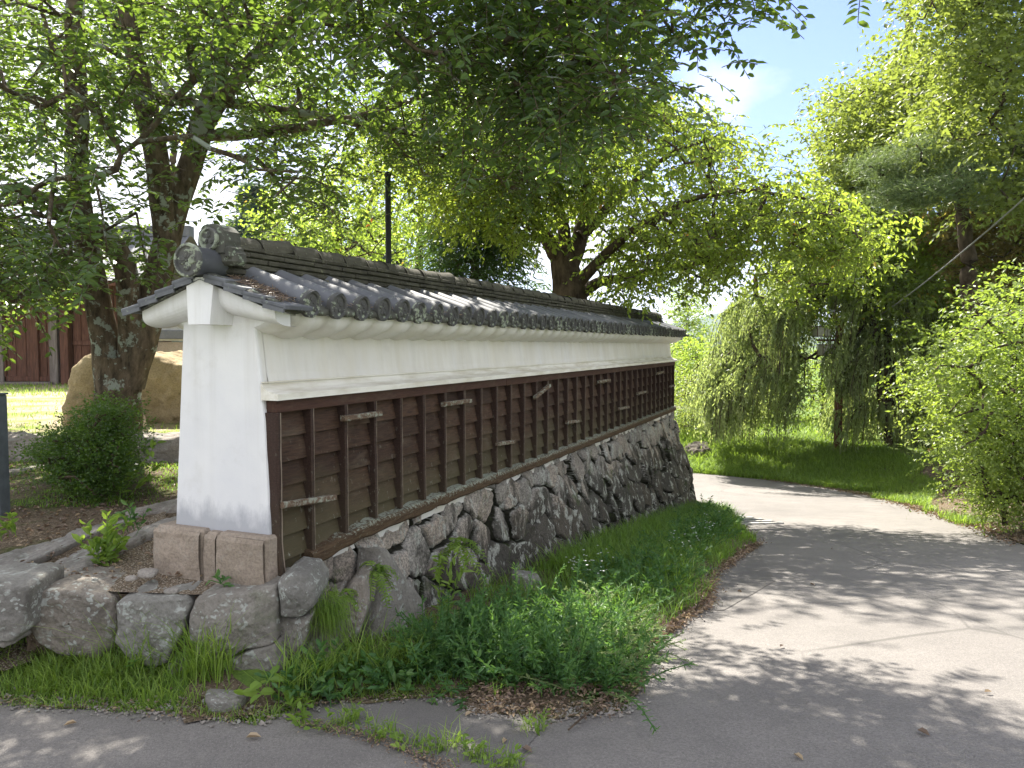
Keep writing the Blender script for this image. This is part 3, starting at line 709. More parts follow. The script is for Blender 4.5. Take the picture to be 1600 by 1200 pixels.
for (xa, ya, xb, yb) in ((437, 789, 520, 777), (533, 654, 592, 646), (690, 632, 733, 626), (775, 694, 801, 690), (834, 622, 857, 602), (884, 660, 902, 658), (934, 597, 951, 594), (966, 639, 981, 636), (995, 615, 1008, 612), (1025, 584, 1035, 581), (1046, 604, 1053, 602)):
    a = np.array(LZ(xa, ya)); b = np.array(LZ(xb, yb)); c_ = (a + b) / 2; ln = np.hypot(*(b - a)) / 2; an = math.atan2(b[1] - a[1], b[0] - a[0])
    if c_[0] + ln > ULEN: c_[0] = ULEN - ln
    h_ = .017
    mb = MB(); R = Ry(-an)
    g = np.linspace(-ln, ln, 14); A = []
    for x_ in g:
        k1 = .003 * float(vnoise(np.array([[x_, c_[0], 0]]), 40, 5)[0])
        q = [(x_, -.044, -h_ + k1), (x_, -.072, -h_ + k1), (x_, -.078, -h_ + .006 + k1), (x_, -.078, h_ - .006), (x_, -.072, h_ + k1), (x_, -.044, h_ + k1)]
        A.append(q)
    A = np.array(A) @ R.T + np.array([c_[0], 0, c_[1]])
    mb.grid(A.reshape(-1, 3), len(g), 6); mb.Fs[-1] = mb.Fs[-1][:, ::-1]; mb.add(A[0], [[0, 1, 2, 3, 4, 5]]); mb.add(A[-1], [[5, 4, 3, 2, 1, 0]])
    mb.build('wooden_peg_bar', M['peg'], panel)

# plaster cove under the eaves (scalloped), right and left
TP = .2325; EAVE = -.185; SL = .37
def ztp(v): return 1.958 - SL * abs(v - VC)
nprof = 14; U1 = np.arange(.0, ULEN + .06, TP / 12)
for side in (1, -1):
    mb = MB(); A = []
    for u_ in U1:
        wv = .5 - .5 * math.cos(2 * math.pi * (u_ - .10) / TP)     # 1 between rolls
        wv = abs(math.sin(math.pi * (u_ - .115) / TP)) ** .8
        row = []
        for k in range(nprof):
            t = k / (nprof - 1); a = t * math.pi / 2
            v_ = .095 - (.095 + .147) * math.sin(a) ** 1.05
            z_ = 1.668 + (1.775 - 1.668) * (1 - math.cos(a))
            dep = .034 * wv * (1 - t) ** .6 * (1 if t > 0 else 1)
            v_ -= .026 * wv * math.sin(a * 2); z_ -= dep; bl = max(0, 1 - u_ / .10); z_ = max(z_, (1.80 - SL * (v_ + .0) * 1.0 - .075) * bl + z_ * (1 - bl)) if bl > 0 and t < .9 else z_
            row.append((u_, v_ if side == 1 else 2 * VC - v_, z_))
        A.append(row)
    A = np.array(A); mb.grid(A.reshape(-1, 3), len(U1), nprof)
    if side == 1: mb.Fs[-1] = mb.Fs[-1][:, ::-1]
    mb.add(np.concatenate([A[0], [[.0, .2 if side == 1 else 2 * VC - .2, 1.67], [.0, .2 if side == 1 else 2 * VC - .2, 1.8]]]), [list(range(nprof)) + [nprof + 1, nprof]])
    # top fillet
    B = np.stack([A[:, -1], A[:, -1] + [0, 0, .05]], 1); mb.grid(B.reshape(-1, 3), len(U1), 2)
    mb.build('eaves_cove', M['plaster'], wall, smooth=True)
# gable cove: swept quarter round under the verge tiles
def gable(u_face, u_back, flip=False):
    mb = MB(); n1, n2 = 25, 10
    for sgn in (1, -1):
        A = []
        for i in range(n1):
            s_ = i / (n1 - 1) * .452; v_ = VC - sgn * s_; zt = 1.965 - SL * s_ + .012 * (s_ / .47) ** 2
            th = .185 - .075 * (s_ / .452)
            row = []
            for k in range(n2):
                a = k / (n2 - 1) * math.pi / 2
                uo = u_face + (u_back - u_face) * (1 - math.cos(a)) ** 1.3
                zo = zt - .045 - (th - .045) * math.sin(a)
                row.append((uo, v_ , zo))
            row = [(u_face, v_, zt)] + row
            A.append(row)
        A = np.array(A); mb.grid(A.reshape(-1, 3), n1, n2 + 1)
        if (sgn == 1) != flip: mb.Fs[-1] = mb.Fs[-1][:, ::-1]
        e = A[-1]; e2 = e.copy(); e2[:, 0] = u_back + (-.008 if not flip else .008)
        mb.grid(np.stack([e, e2], 1).reshape(-1, 3), n2 + 1, 2)
        b = A[:, -1]; b2 = b.copy(); b2[:, 0] = u_back + (.05 if not flip else -.05); mb.grid(np.stack([b, b2], 1).reshape(-1, 3), n1, 2)
    return mb
gable(-.115, .012).build('gable_cove', M['plaster'], wall, smooth=False)
gable(ULEN + .115, ULEN - .012, True).build('gable_cove', M['plaster'], wall)
# pendant block on the gable
mb = MB(); Vb = np.array([(-.165, VC - .075, 1.71), (-.165, VC + .072, 1.71), (-.150, VC + .095, 1.955), (-.150, VC - .095, 1.955), (.02, VC - .075, 1.71), (.02, VC + .072, 1.71), (.02, VC + .095, 1.955), (.02, VC - .095, 1.955)])
mb.add(Vb, [[0, 3, 2, 1], [0, 4, 7, 3], [1, 2, 6, 5], [0, 1, 5, 4], [3, 7, 6, 2]]); mb.build('gable_block', M['plaster'], wall)

# roof
roof = empty('tiled_roof', (0, 0, 0)); roof.parent = wall
def zroof(v): return 1.995 - SL * abs(v - VC)
mb = MB()
for side in (1, -1):
    U1 = np.arange(-.16, ULEN + .18, TP / 8); vs_ = np.linspace(.0, .495, 11); A = []
    for u_ in U1:
        ph = (u_ - .116) / TP; sag = .022 * (math.sin(math.pi * ph) ** 2)
        row = []
        for i, s_ in enumerate(vs_):
            step = .010 * ((s_ / .165) % 1.0)
            row.append((u_, VC - side * s_, zroof(VC - side * s_) - sag + step))
        row.append((u_, VC - side * .495, zroof(VC - side * .495) - sag - .028)); row.append((u_, VC - side * .47, zroof(VC - side * .495) - sag - .03))
        row.append((u_, VC, 1.945))
        A.append(row)
    A = np.array(A); mb.grid(A.reshape(-1, 3), len(U1), A.shape[1])
    if side == 1: mb.Fs[-1] = mb.Fs[-1][:, ::-1]
mb.build('pan_tiles', M['tile_lichen'], roof, smooth=True)
# rolls of half-round tiles with an end disc
def roll_mesh():
    mb = MB(); r0 = .064
    zr = lambda s_: zroof(VC - s_) + .018
    sl_ = math.atan(SL)
    for (s0, s1, ra, rb) in ((.07, .285, r0 - .004, r0), (.27, .50, r0 - .001, r0 + .004)):
        pts = [(0, -s_, 1.995 - SL * s_ + .014) for s_ in np.linspace(s0, s1, 4)]
        mb.tube(pts, np.linspace(ra, rb, 4), seg=18, cap=False, arc=(-.35, math.pi + .35))
    # joint wires
    # end disc: rim + recessed face
    c = np.array([0, -.505, 1.995 - SL * .505 + .012]); ax = nrm(np.array([0, -1, -.30 * SL])); up = nrm(np.cross([1, 0, 0], ax)); rt = np.array([1., 0, 0])
    if up[2] < 0: up = -up
    n = 28; an = np.arange(n) / n * 2 * math.pi
    ring = lambda r, t: c + ax * t + r * (np.cos(an)[:, None] * rt + np.sin(an)[:, None] * up)
    prof_ = [(.060, -.03), (.0735, -.028), (.0745, -.002), (.0735, .004), (.062, .006), (.057, .002), (.055, -.007), (.0, -.007)]
    R_ = np.array([ring(r, t) for r, t in prof_]); 
    mb2 = MB(); mb2.grid(np.concatenate([R_, R_[:, :1]], 1).reshape(-1, 3), len(prof_), n + 1, tint=np.repeat([1, 1, 1, 1, .9, .5, .15, 0.], n + 1))
    # petals
    for k in range(5):
        a = k / 5 * 2 * math.pi + math.pi / 2; pc = c + ax * (-.005) + .028 * (math.cos(a) * rt + math.sin(a) * up)
        m_ = 8; aa = np.arange(m_) / m_ * 2 * math.pi
        p_ = pc + (.017 * np.cos(aa))[:, None] * (math.cos(a) * rt + math.sin(a) * up) + (.013 * np.sin(aa))[:, None] * (-math.sin(a) * rt + math.cos(a) * up)
        V = np.concatenate([p_ - ax * .004, p_ * .0 + pc + (p_ - pc) * .7 + ax * .003]); i = np.arange(m_); j = (i + 1) % m_
        mb2.add(V, np.stack([i, j, j + m_, i + m_], -1), [list(i + m_)])
    return mb, mb2
ra, rb = roll_mesh()
roll0 = ra.build('tile_roll', M['tile'], roof, smooth=True)
disc0 = rb.build('end_disc', M['disc'], roof)
me_roll = roll0.data; me_disc = disc0.data
# one mesh per roll: join the disc faces with a second material
def join(a, b, name):
    Vs = []; Fs = []; mats = []; tt = []
    off = 0
    import bmesh
    bm = bmesh.new(); bm.from_mesh(a.data); nf = len(bm.faces); bm.from_mesh(b.data); bm.faces.ensure_lookup_table()
    for f in bm.faces[nf:]: f.material_index = 1; 
    me = bpy.data.meshes.new(name); bm.to_mesh(me); bm.free(); me.materials.append(a.data.materials[0]); me.materials.append(b.data.materials[0])
    bpy.data.objects.remove(a); bpy.data.objects.remove(b)
    return me
rm = join(roll0, disc0, 'tile_roll')
rms = []
for q in range(6):
    m2 = rm.copy(); at = m2.attributes.get('tint')
    if at: at.data.foreach_set('value', np.full(len(m2.vertices), rng.random(), np.float32))
    rms.append(m2)
for side in (1, -1):
    k = 0
    while .116 + k * TP < ULEN + .16:
        o = bpy.data.objects.new('tile_roll', rms[(k * 5 + 2) % 6]); sc.collection.objects.link(o); o.parent = roof
        o.location = (.116 + k * TP + rng.normal(0, .004), VC, rng.normal(0, .003)); o.rotation_euler = (rng.normal(0, .0015), rng.normal(0, .002), (0 if side == 1 else math.pi) + rng.normal(0, .006)); k += 1
# verge tiles, stepped
for ub, sg in ((-.165, 1), (ULEN + .165, -1)):
    for side in (1, -1):
        for k in range(4):
            s0 = .03 + k * .125; ln = .155; zc = zroof(VC - (s0 + ln / 2)) - .012
            mb = MB(); tilt = math.atan(SL) * .62
            lo = (min(ub, ub + sg * .22), -ln / 2, -.012); hi = (max(ub, ub + sg * .22), ln / 2, .012)
            mb.bbox(lo, hi, .004, R=Rx(side * tilt) if side == 1 else Rx(-tilt), c=(0, 0, 0), tint=rng.random())
            V = mb.V[-1] + np.array([0, VC - side * (s0 + ln / 2), zc]); mb.V[-1] = V
            # hanging lip of the verge tile
            mb.box((ub if sg > 0 else ub - .012, VC - side * (s0 + ln / 2) - ln * .42, zc - .030), (ub + .012 if sg > 0 else ub, VC - side * (s0 + ln / 2) + ln * .42, zc - .004), R=Rx(side * tilt))
            mb.build('verge_tile', M['tile'], roof)
# ridge: stacked flat courses + half-round caps, and the end ornament
ridge = empty('roof_ridge', (0, 0, 0)); ridge.parent = wall
mb = MB(); z0 = 1.975; r3 = np.random.default_rng(3)
for c_ in range(5):
    h_ = .034; hw = .125 - c_ * .009; off = (c_ % 2) * .14
    for side in (1, -1):
        u_ = -.03 - off
        while u_ < ULEN + .02:
            u2 = min(u_ + .285 + r3.normal(0, .004), ULEN + .03); u1 = max(u_, -.03)
            if u2 - u1 > .02:
                j = r3.normal(0, .0035); zj = r3.normal(0, .002)
                a_, b_ = sorted((VC + side * -(hw + j), VC - side * -.02))
                mb.bbox((u1, a_, z0 + c_ * h_ + .005 + zj), (u2 - .003, b_, z0 + (c_ + 1) * h_ - .005 + zj), .004, tint=r3.random())
            u_ += .285
    mb.box((-.02, VC - hw + .025, z0 + c_ * h_ - .004), (ULEN + .02, VC + hw - .025, z0 + (c_ + 1) * h_ + .003), tint=.0)
mb.build('ridge_courses', M['ridge'], ridge)
capm = MB(); n = 6
pts = [(x_, 0, 0.012 * (x_ / .27)) for x_ in np.linspace(0, .285, n)]
capm.tube(pts, [.083, .081, .079, .078, .078, .079], seg=14, cap=False, arc=(0, math.pi))
capm.tube([(0, 0, 0), (.03, 0, 0)], [.090, .088], seg=14, cap=True, arc=(0, math.pi))
cap0 = capm.build('ridge_cap', M['ridge'], ridge, smooth=True); cme = cap0.data; bpy.data.objects.remove(cap0)
k = 0
while k * .262 < ULEN - .1:
    o = bpy.data.objects.new('ridge_cap', cme); sc.collection.objects.link(o); o.parent = ridge
    o.location = (-.02 + k * .262, VC, z0 + 5 * .034 - .03 + rng.normal(0, .003)); o.rotation_euler = (rng.normal(0, .03), rng.normal(0, .02), rng.normal(0, .012)); k += 1
# end ornament
orn = empty('ridge_end_tile', (0, 0, 0)); orn.parent = ridge
mb = MB(); out2 = [(-.12, 2.085), (-.13, 2.15), (-.118, 2.198), (-.07, 2.228), (-.03, 2.238), (.03, 2.238), (.07, 2.228), (.118, 2.198), (.13, 2.15), (.12, 2.085)]
mb.prism([(VC - .02 + a * .72, b) for a, b in out2], -.085, .03, 0)
mb.bbox((-.075, VC - .165, 2.02), (.03, VC + .12, 2.10), .02)
mb.bbox((-.09, VC - .15, 2.055), (.02, VC - .105, 2.12), .015); mb.bbox((-.09, VC + .07, 2.055), (.02, VC + .115, 2.12), .015)
mb.build('ornament_block', M['tile_lichen'], orn)
def crest(cu, cv, cz, R, mat, name, par, n_p=3):
    mb = MB(); c = np.array([cu, cv, cz]); ax = np.array([-1., 0, 0]); rt = np.array([0, 1., 0]); up = np.array([0, 0, 1.])
    n = 32; an = np.arange(n) / n * 2 * math.pi
    prof_ = [(R * .98, .0), (R, .016), (R * .95, .024), (R * .82, .024), (R * .76, .014), (0, .014)]
    R_ = np.array([c + ax * t + r * (np.cos(an)[:, None] * rt + np.sin(an)[:, None] * up) for r, t in prof_])
    mb.grid(np.concatenate([R_, R_[:, :1]], 1).reshape(-1, 3), len(prof_), n + 1, tint=np.repeat([1, 1, 1, .8, .2, 0.], n + 1))
    for k in range(n_p):
        a = k / n_p * 2 * math.pi + math.pi / 2
        rd = math.cos(a) * rt + math.sin(a) * up; tg = -math.sin(a) * rt + math.cos(a) * up
        pc = c + ax * .014 + R * .36 * rd; m_ = 12; aa = np.arange(m_) / m_ * 2 * math.pi
        p_ = pc + (R * .31 * np.cos(aa))[:, None] * rd + (R * .27 * np.sin(aa))[:, None] * tg
        i = np.arange(m_); j = (i + 1) % m_
        mb.add(np.concatenate([p_, pc + (p_ - pc) * .78 + ax * .008]), np.stack([i, j, j + m_, i + m_], -1), [list(i + m_)])
        for q in (-.4, 0, .4):
            mb.tube([pc - rd * R * .2 + ax * .009, pc + rd * R * .2 + tg * R * q * .4 + ax * .009], [.003, .002], seg=5)
    mb.tube([c + ax * .012, c + ax * .024], [R * .09, R * .07], seg=10)
    mb.build(name, mat, par)
crest(-.086, VC - .015, 2.158, .060, M['disc'], 'round_crest', orn, 3)
mb = MB(); mb.tube([(-.225, VC - .005, 2.035), (.1, VC - .005, 2.035)], .074, seg=24); mb.build('ridge_end_roll', M['tile'], ridge, smooth=True)
crest(-.222, VC - .005, 2.035, .088, M['disc'], 'end_disc', ridge, 4)
# fallen needles and debris in the first roof valley
mb = MB(); r4 = np.random.default_rng(9)
for k in range(420):
    s_ = r4.uniform(.12, .48); u_ = r4.uniform(-.10, .07) if k < 300 else .116 + TP * (r4.integers(0, 9) + .5) + r4.normal(0, .03)
    if k >= 300: s_ = r4.uniform(.38, .50)
    c_ = np.array([u_, VC - s_, zroof(VC - s_) + .004 + r4.uniform(0, .02)]); d_ = nrm(r4.normal(0, 1, 3) * [1, 1, .3]) * r4.uniform(.012, .03)
    mb.tube([c_ - d_, c_ + d_], .0016, seg=3, cap=False, tint=r4.random() * .8)
tag(mb.build('fallen_twigs', M['dryleaf']), kind='stuff', label='dry needles and twigs caught in the roof valley behind the first tiles', cat='twigs')
bpy.data.objects['fallen_twigs'].location = C0; bpy.data.objects['fallen_twigs'].rotation_euler = (0, 0, RZ)

# ================================================================== STONES
def cubesphere(n):
    g = np.tan(np.linspace(-1, 1, n) * math.pi / 4); a, b = np.meshgrid(g, g, indexing='ij'); o_ = np.ones_like(a); Vs = []; Fs = []; off = 0
    i = np.arange(n - 1)[:, None]; j = np.arange(n - 1)[None]; Fq = np.stack([i * n + j, (i + 1) * n + j, (i + 1) * n + j + 1, i * n + j + 1], -1).reshape(-1, 4)
    for ax in range(3):
        for s_ in (1, -1):
            q = [None] * 3; q[ax] = o_ * s_; q[(ax + 1) % 3] = a; q[(ax + 2) % 3] = b
            Vs.append(np.stack(q, -1).reshape(-1, 3)); Fs.append((Fq if s_ > 0 else Fq[:, ::-1]) + off); off += n * n
    return nrm(np.concatenate(Vs)), np.concatenate(Fs)
def rock(name, c, half, mat, seed, rz=0., tilt=(0, 0), sharp=14, n=34, rough=.03, cuts=5, tint=None, planes=None):
    r = np.random.default_rng(seed); D, Fq = cubesphere(n); half = np.array(half, float)
    nn = [np.array(v, float) for v in ((1, 0, 0), (-1, 0, 0), (0, 1, 0), (0, -1, 0), (0, 0, 1), (0, 0, -1))]
    nn = [nrm(v + r.normal(0, .10, 3)) for v in nn]; dd = [1.0] * 6
    for k in range(cuts):
        v = nrm(r.normal(0, 1, 3)); nn.append(v); dd.append(r.uniform(1.08, 1.32))
    nn = np.array(nn); dd = np.array(dd)
    a = np.maximum(D @ nn.T, 1e-4) / dd
    rad = (np.sum(a ** sharp, 1)) ** (-1 / sharp)
    V = D * rad[:, None] * half
    s_ = half.mean()
    V = V + nrm(D / half) * (rough * s_ * fbm(V / s_ + seed * 3.1, 1.7, seed % 90, 6, .62))[:, None] + nrm(D / half) * (rough * .3 * s_ * vnoise(V / s_, 11, seed % 90 + 4))[:, None]
    R = Rz(rz) @ Rx(tilt[0]) @ Ry(tilt[1]); V = V @ R.T + np.array(c)
    mb = MB(); mb.add(V, Fq, tint=.2 + .8 * r.random() if tint is None else tint); return mb.build(name, mat, smooth=True)
def at_z(px, py, z):
    r = ray(px, py); k = (z - CAMZ) / r[2]; return r * k + [0, 0, CAMZ]
# front row of big kerb stones: px left, right, top y, bottom y, depth
FR = [((-180, 18), (918, 995), 3.72, 'leftmost block of the front row of stones, half cut by the picture edge', 1),
      ((42, 182), (910, 1026), 3.88, 'long flat-topped pinkish block, second from the left in the front stone row', 2),
      ((180, 292), (920, 1040), 3.82, 'squarish pale block between the long block and the corner block of the front row', 3),
      ((290, 432), (917, 1030), 3.80, 'wide lichen-spotted corner block below the right end of the white wall', 4)]
def face_stone(name, outline, Y, depth, mat, sd, lab, group=None, slope=0., bulge=.016, back=.05, rnd=.03):
    """stone with a flat-ish irregular front: outline in picture pixels on a plane at distance Y, real thickness behind it"""
    r = np.random.default_rng(sd); pts = np.array([P(a, b, Y) for a, b in outline]); c = pts.mean(0); p2 = pts[:, [0, 2]]; n = len(p2); per = []
    L_ = [np.linalg.norm(p2[(k + 1) % n] - p2[k]) for k in range(n)]
    for k in range(n):
        m_ = max(3, int(L_[k] / .012))
        for q_ in range(m_): per.append(p2[k] + (p2[(k + 1) % n] - p2[k]) * q_ / m_)
    per = np.array(per); cen = p2.mean(0)
    for _ in range(1): per = per * .5 + (np.roll(per, 1, 0) + np.roll(per, -1, 0)) * .25
    jit = np.c_[per, per[:, 0] * 0] ; per = per + .011 * np.c_[fbm(jit, 7, sd, 5), fbm(jit, 7, sd + 9, 5)]
    sc_ = np.concatenate([[.97, .99, 1.0, 1.0, 1.0, .998, .988, .965], np.linspace(.90, .02, 26)])
    dp_ = np.concatenate([[depth, depth * .8, depth * .5, depth * .25, .05, .022, .006, -.006], -.012 - bulge * (1 - np.linspace(.90, .02, 26) ** 2) * .5])
    tx, tz_ = r.normal(0, .10, 2); A = []
    for s_, d_ in zip(sc_, dp_):
        q_ = cen + (per - cen) * s_; p3_ = np.c_[q_[:, 0], q_[:, 1], np.full(len(q_), d_)]
        nz = .020 * fbm(p3_, 4.5, sd, 6, .6) + .006 * np.abs(fbm(p3_, 17, sd + 3, 4, .6)); f_ = np.clip(1 - d_ / .05, 0, 1) if d_ > 0 else 1.
        y_ = Y + d_ + (nz + tx * (q_[:, 0] - cen[0]) + tz_ * (q_[:, 1] - cen[1])) * (.35 + .65 * f_) - slope * (q_[:, 1] - cen[1])
        z_ = q_[:, 1] + (.010 * fbm(p3_, 7, sd + 5, 5, .6) if d_ > .03 else 0) + back * max(d_, 0)
        A.append(np.c_[q_[:, 0] * (1 + 0 * y_), y_, z_])
    A = np.array(A); A = np.concatenate([A, A[:, :1]], 1); mb = MB(); mb.grid(A.reshape(-1, 3), A.shape[0], A.shape[1], tint=.2 + .8 * r.random()); mb.Fs[-1] = mb.Fs[-1][:, ::-1]
    mb.add(A[0, :-1], [list(range(A.shape[1] - 1))])
    o = mb.build(name, mat, smooth=True); tag(o, lab, 'stone', group); return o
GR = 'front row of kerb stones'
face_stone('kerb_stone', ((-150, 925), (-20, 912), (44, 918), (44, 985), (28, 1002), (-60, 1000), (-150, 980)), 3.78, .32, M['stone'], 41, FR[0][3], GR, slope=-.12)
face_stone('kerb_stone', ((38, 936), (60, 922), (120, 920), (176, 938), (183, 965), (181, 1010), (150, 1034), (95, 1024), (58, 1004), (44, 975)), 3.92, .34, M['stone'], 42, FR[1][3], GR, slope=-.15)
face_stone('kerb_stone', ((178, 942), (200, 932), (284, 936), (293, 948), (284, 990), (262, 1034), (240, 1042), (206, 1030), (184, 1004)), 3.86, .28, M['stone'], 43, FR[2][3], GR, slope=-.10)
face_stone('kerb_stone', ((294, 962), (302, 940), (350, 930), (428, 918), (432, 935), (432, 1002), (395, 1010), (350, 1030), (316, 1022), (300, 1000)), 3.84, .30, M['stone'], 48, FR[3][3], GR, slope=-.10)
face_stone('footing_stone', ((254, 1044), (300, 1036), (350, 1034), (400, 1012), (434, 1006), (442, 1050), (428, 1078), (380, 1100), (320, 1092), (270, 1076)), 3.80, .4, M['stone'], 61, 'broad grey stone at the bottom, carrying the lichen-spotted corner block', slope=-.1)
face_stone('footing_stone', ((434, 905), (450, 893), (478, 897), (494, 918), (490, 950), (470, 962), (440, 962)), 3.90, .3, M['stone'], 66, 'small rounded grey stone right beneath the granite corner and the dark post', slope=-.1, bulge=.08)
face_stone('footing_stone', ((434, 966), (466, 966), (490, 958), (480, 1000), (462, 1034), (438, 1030)), 3.93, .3, M['stone'], 67, 'small upright stone between the corner block and the grassy gap', slope=-.1, bulge=.06)
face_stone('footing_stone', ((470, 1000), (496, 950), (520, 938), (530, 1000), (522, 1060), (490, 1085), (446, 1070), (448, 1040)), 4.06, .3, M['stone'], 68, 'tall narrow mossy stone behind the hanging grass tuft', slope=-.15)
face_stone('footing_stone', ((522, 942), (548, 910), (568, 906), (574, 950), (562, 990), (540, 1012), (522, 1000)), 4.28, .3, M['stone'], 69, 'upright grey stone with lichen left of the big triangular stone', slope=-.15)
def rock_px(name, xa, xb, yt, yb, Y, hd, mat, sd, lab, cat='stone', group=None, **k):
    a = P(xa, (yt + yb) / 2, Y); b = P(xb, (yt + yb) / 2, Y); zt = P(xa, yt, Y)[2]; zb = P(xa, yb, Y)[2]
    o = rock(name, ((a[0] + b[0]) / 2, Y + hd, (zt + zb) / 2), ((b[0] - a[0]) / 2, hd, (zt - zb) / 2), mat, sd, **k); tag(o, lab, cat, group); return o
rock_px('footing_stone', 314, 376, 1094, 1118, 3.45, .07, M['stone'], 66, 'small flat stone lying in weeds at the edge of the asphalt', n=24, sharp=5)
flat_poly('gravel_patch', [Gp(*p) for p in ((-60, 1022), (20, 1020), (70, 1035), (60, 1062), (10, 1072), (-60, 1070))], gz, M['gravel'], .05, jit=.03, step=.2)
rock_px('footing_stone', 588, 620, 1016, 1040, 4.4, .1, M['stone'], 68, 'small white-streaked stone in grass under the triangular stone', n=24, sharp=6)
rock_px('footing_stone', 796, 848, 900, 944, 5.95, .12, M['stone'], 69, 'white-streaked stone poking out of the weeds at the wall foot', n=24, sharp=5, tint=0.)
# triangular slab
c_ = W(.80, -.17, .02)
mb = MB(); tri = np.array([(.02, .33), (.12, .30), (.46, -.16), (.46, -.27), (.40, -.31), (-.18, -.29), (-.20, -.22)])
cen = tri.mean(0); A = []
for k, (s_, dep) in enumerate(((1.0, .12), (1.0, .02), (.97, -.025), (.88, -.045), (.6, -.055), (.3, -.06), (.02, -.06))):
    pts = []
    for i in range(len(tri)):
        a = tri[i]; b = tri[(i + 1) % len(tri)]
        for q in range(8): pts.append(cen + (a + (b - a) * q / 8 - cen) * s_)
    pts = np.array(pts); p_ = np.c_[pts, pts[:, 0] * 0]; A.append(np.c_[pts[:, 0] + .012 * vnoise(p_, 9, 3), dep + .012 * fbm(p_, 6, 8, 3), pts[:, 1] + .012 * vnoise(p_, 9, 4)])
A = np.array(A); A = np.concatenate([A, A[:, :1]], 1); mb.grid(A.reshape(-1, 3), A.shape[0], A.shape[1])
o = mb.build('triangular_stone', M['stone'], smooth=True); o.location = c_; o.rotation_euler = (-.16, 0, RZ)
tag(o, 'large smooth grey triangular stone at the foot of the stone wall', 'stone')
# two long low step stones behind the front row
def long_stone(p1, p2, hw, hh, sd, lab, mat='kerbstone'):
    p1 = np.array(p1, float); p2 = np.array(p2, float); c = (p1 + p2) / 2; ln = np.linalg.norm((p2 - p1)[:2]) / 2; an = math.atan2(p2[1] - p1[1], p2[0] - p1[0])
    o = rock('step_stone', c - [0, 0, hh], (ln, hw, hh), M[mat], sd, rz=an, tilt=(0, -math.atan2(p2[2] - p1[2], 2 * ln)), sharp=12, n=48, rough=.05, cuts=4); tag(o, lab, 'stone', 'long step stones'); return o
long_stone(P(-20, 945, 3.8), P(205, 833, 4.75), .12, .11, 71, 'long rough step stone running from the left edge, lower of the two rows')
long_stone(P(198, 836, 4.75), P(300, 800, 5.0), .11, .11, 72, 'short sunlit step stone beside the white wall, end of the lower row')
long_stone(P(-80, 912, 4.0), P(200, 803, 5.3), .13, .12, 73, 'long rough step stone with leaf litter behind it, upper row at left')
long_stone(P(190, 803, 5.3), P(300, 778, 5.5), .12, .12, 74, 'mossy short step stone against the white wall, end of the upper row')
long_stone((-6.5, 7.55, .74), (-4.55, 7.5, .74), .16, .15, 75, 'long squared kerb stone at the edge of the sunlit lawn, left of the clipped shrub')
long_stone((-4.5, 7.5, .74), (-2.2, 7.45, .74), .16, .15, 76, 'long squared kerb stone at the edge of the lawn, between shrub and white wall')
long_stone(at_z(-40, 745, .50), at_z(90, 722, .50), .12, .09, 77, 'low weathered stone beside the grey post, in front of the lawn kerb')
# boulders flanking the trunk
rock_px('garden_boulder', 103, 190, 543, 690, 9.0, .55, M['boulder'], 81, 'tall ochre boulder left of the lichened tree trunk', 'boulder', n=48, sharp=7, rough=.06)
rock_px('garden_boulder', 188, 345, 552, 682, 9.2, .60, M['boulder'], 82, 'wide brown boulder with a sunlit flat top between trunk and white wall', 'boulder', n=48, sharp=9, rough=.07, tilt=(0, .10))
# small pebbles on the soil patch
for i, (px, py, s_) in enumerate(((232, 898, .035), (300, 888, .03), (345, 880, .022), (205, 905, .02), (268, 925, .025))):
    p = at_z(px, py, .37); tag(rock('pebble', p + [0, 0, s_ * .3], (s_ * 1.5, s_, s_ * .6), M['kerbstone'], 90 + i, sharp=4, n=12), ('flat pinkish stone lying on the gravel patch in front of the granite base' if i == 0 else None) or ['', 'small pale stone nearest the granite footing, left of the seedling', 'tiny stone touching the seedling on the gravel', 'small stone at the left end of the gravel patch', 'small stone on the gravel just behind the squarish block'][i], 'stone', 'loose stones on the gravel patch')
# gravel / moss patch sheet between the rows
flat_poly('gravel_patch', [tuple(at_z(*p, .36)[:2]) for p in ((60, 905), (180, 850), (262, 815), (262, 868), (300, 885), (425, 900), (425, 914), (300, 914), (180, 912))], tz, M['gravel'], .014, jit=.03, step=.2)

# ================================================================== GREY POST at the left edge
mb = MB(); p = P(-5, 790, 5.3); mb.bbox((p[0] - .06, p[1] - .06, .35), (p[0] + .06, p[1] + .06, P(0, 617, 5.3)[2]), .008); mb.bbox((p[0] - .066, p[1] - .066, P(0, 617, 5.3)[2]), (p[0] + .066, p[1] + .066, P(0, 617, 5.3)[2] + .012), .004)
tag(mb.build('wooden_post', M['post']), 'grey square post at the left edge of the lawn', 'post')

# ================================================================== OLD GATE BUILDING behind the tree
Yg = 18.5; gb = empty('gatehouse', (P(120, 600, Yg)[0], Yg, .66), 0, label='old wooden gatehouse with brown plank walls and a tiled roof, behind the tree at left', cat='building')
gx = lambda px: (px - 120) / F * Yg
def gm(name, boxes, mat, par=gb, bev=.01):
    mb = MB()
    for lo, hi in boxes: mb.bbox(lo, hi, bev)
    return mb.build(name, mat, par)
bx0, bx1 = gx(-160), gx(240)
gm('back_wall', [((bx0, 1.0, 0), (bx1, 1.08, 2.6))], M['wood'])
mb = MB()
x_ = gx(112)
while x_ < bx1: mb.bbox((x_, .12, .1), (x_ + .19, .15, 2.5), .006, tint=rng.random()); x_ += .2
mb.build('plank_wall', M['wood'], gb)
gm('wall_rail', [((gx(112), .08, .95), (bx1, .12, 1.06)), ((gx(112), .06, .0), (bx1, .14, .14))], M['wood'])
for xx in (0, 55, 85, 102, 238): gm('pillar', [((gx(xx) - .10, -.02, 0), (gx(xx) + .10, .2, 2.6))], M['greywood'] if xx in (0, 85) else M['wood'])
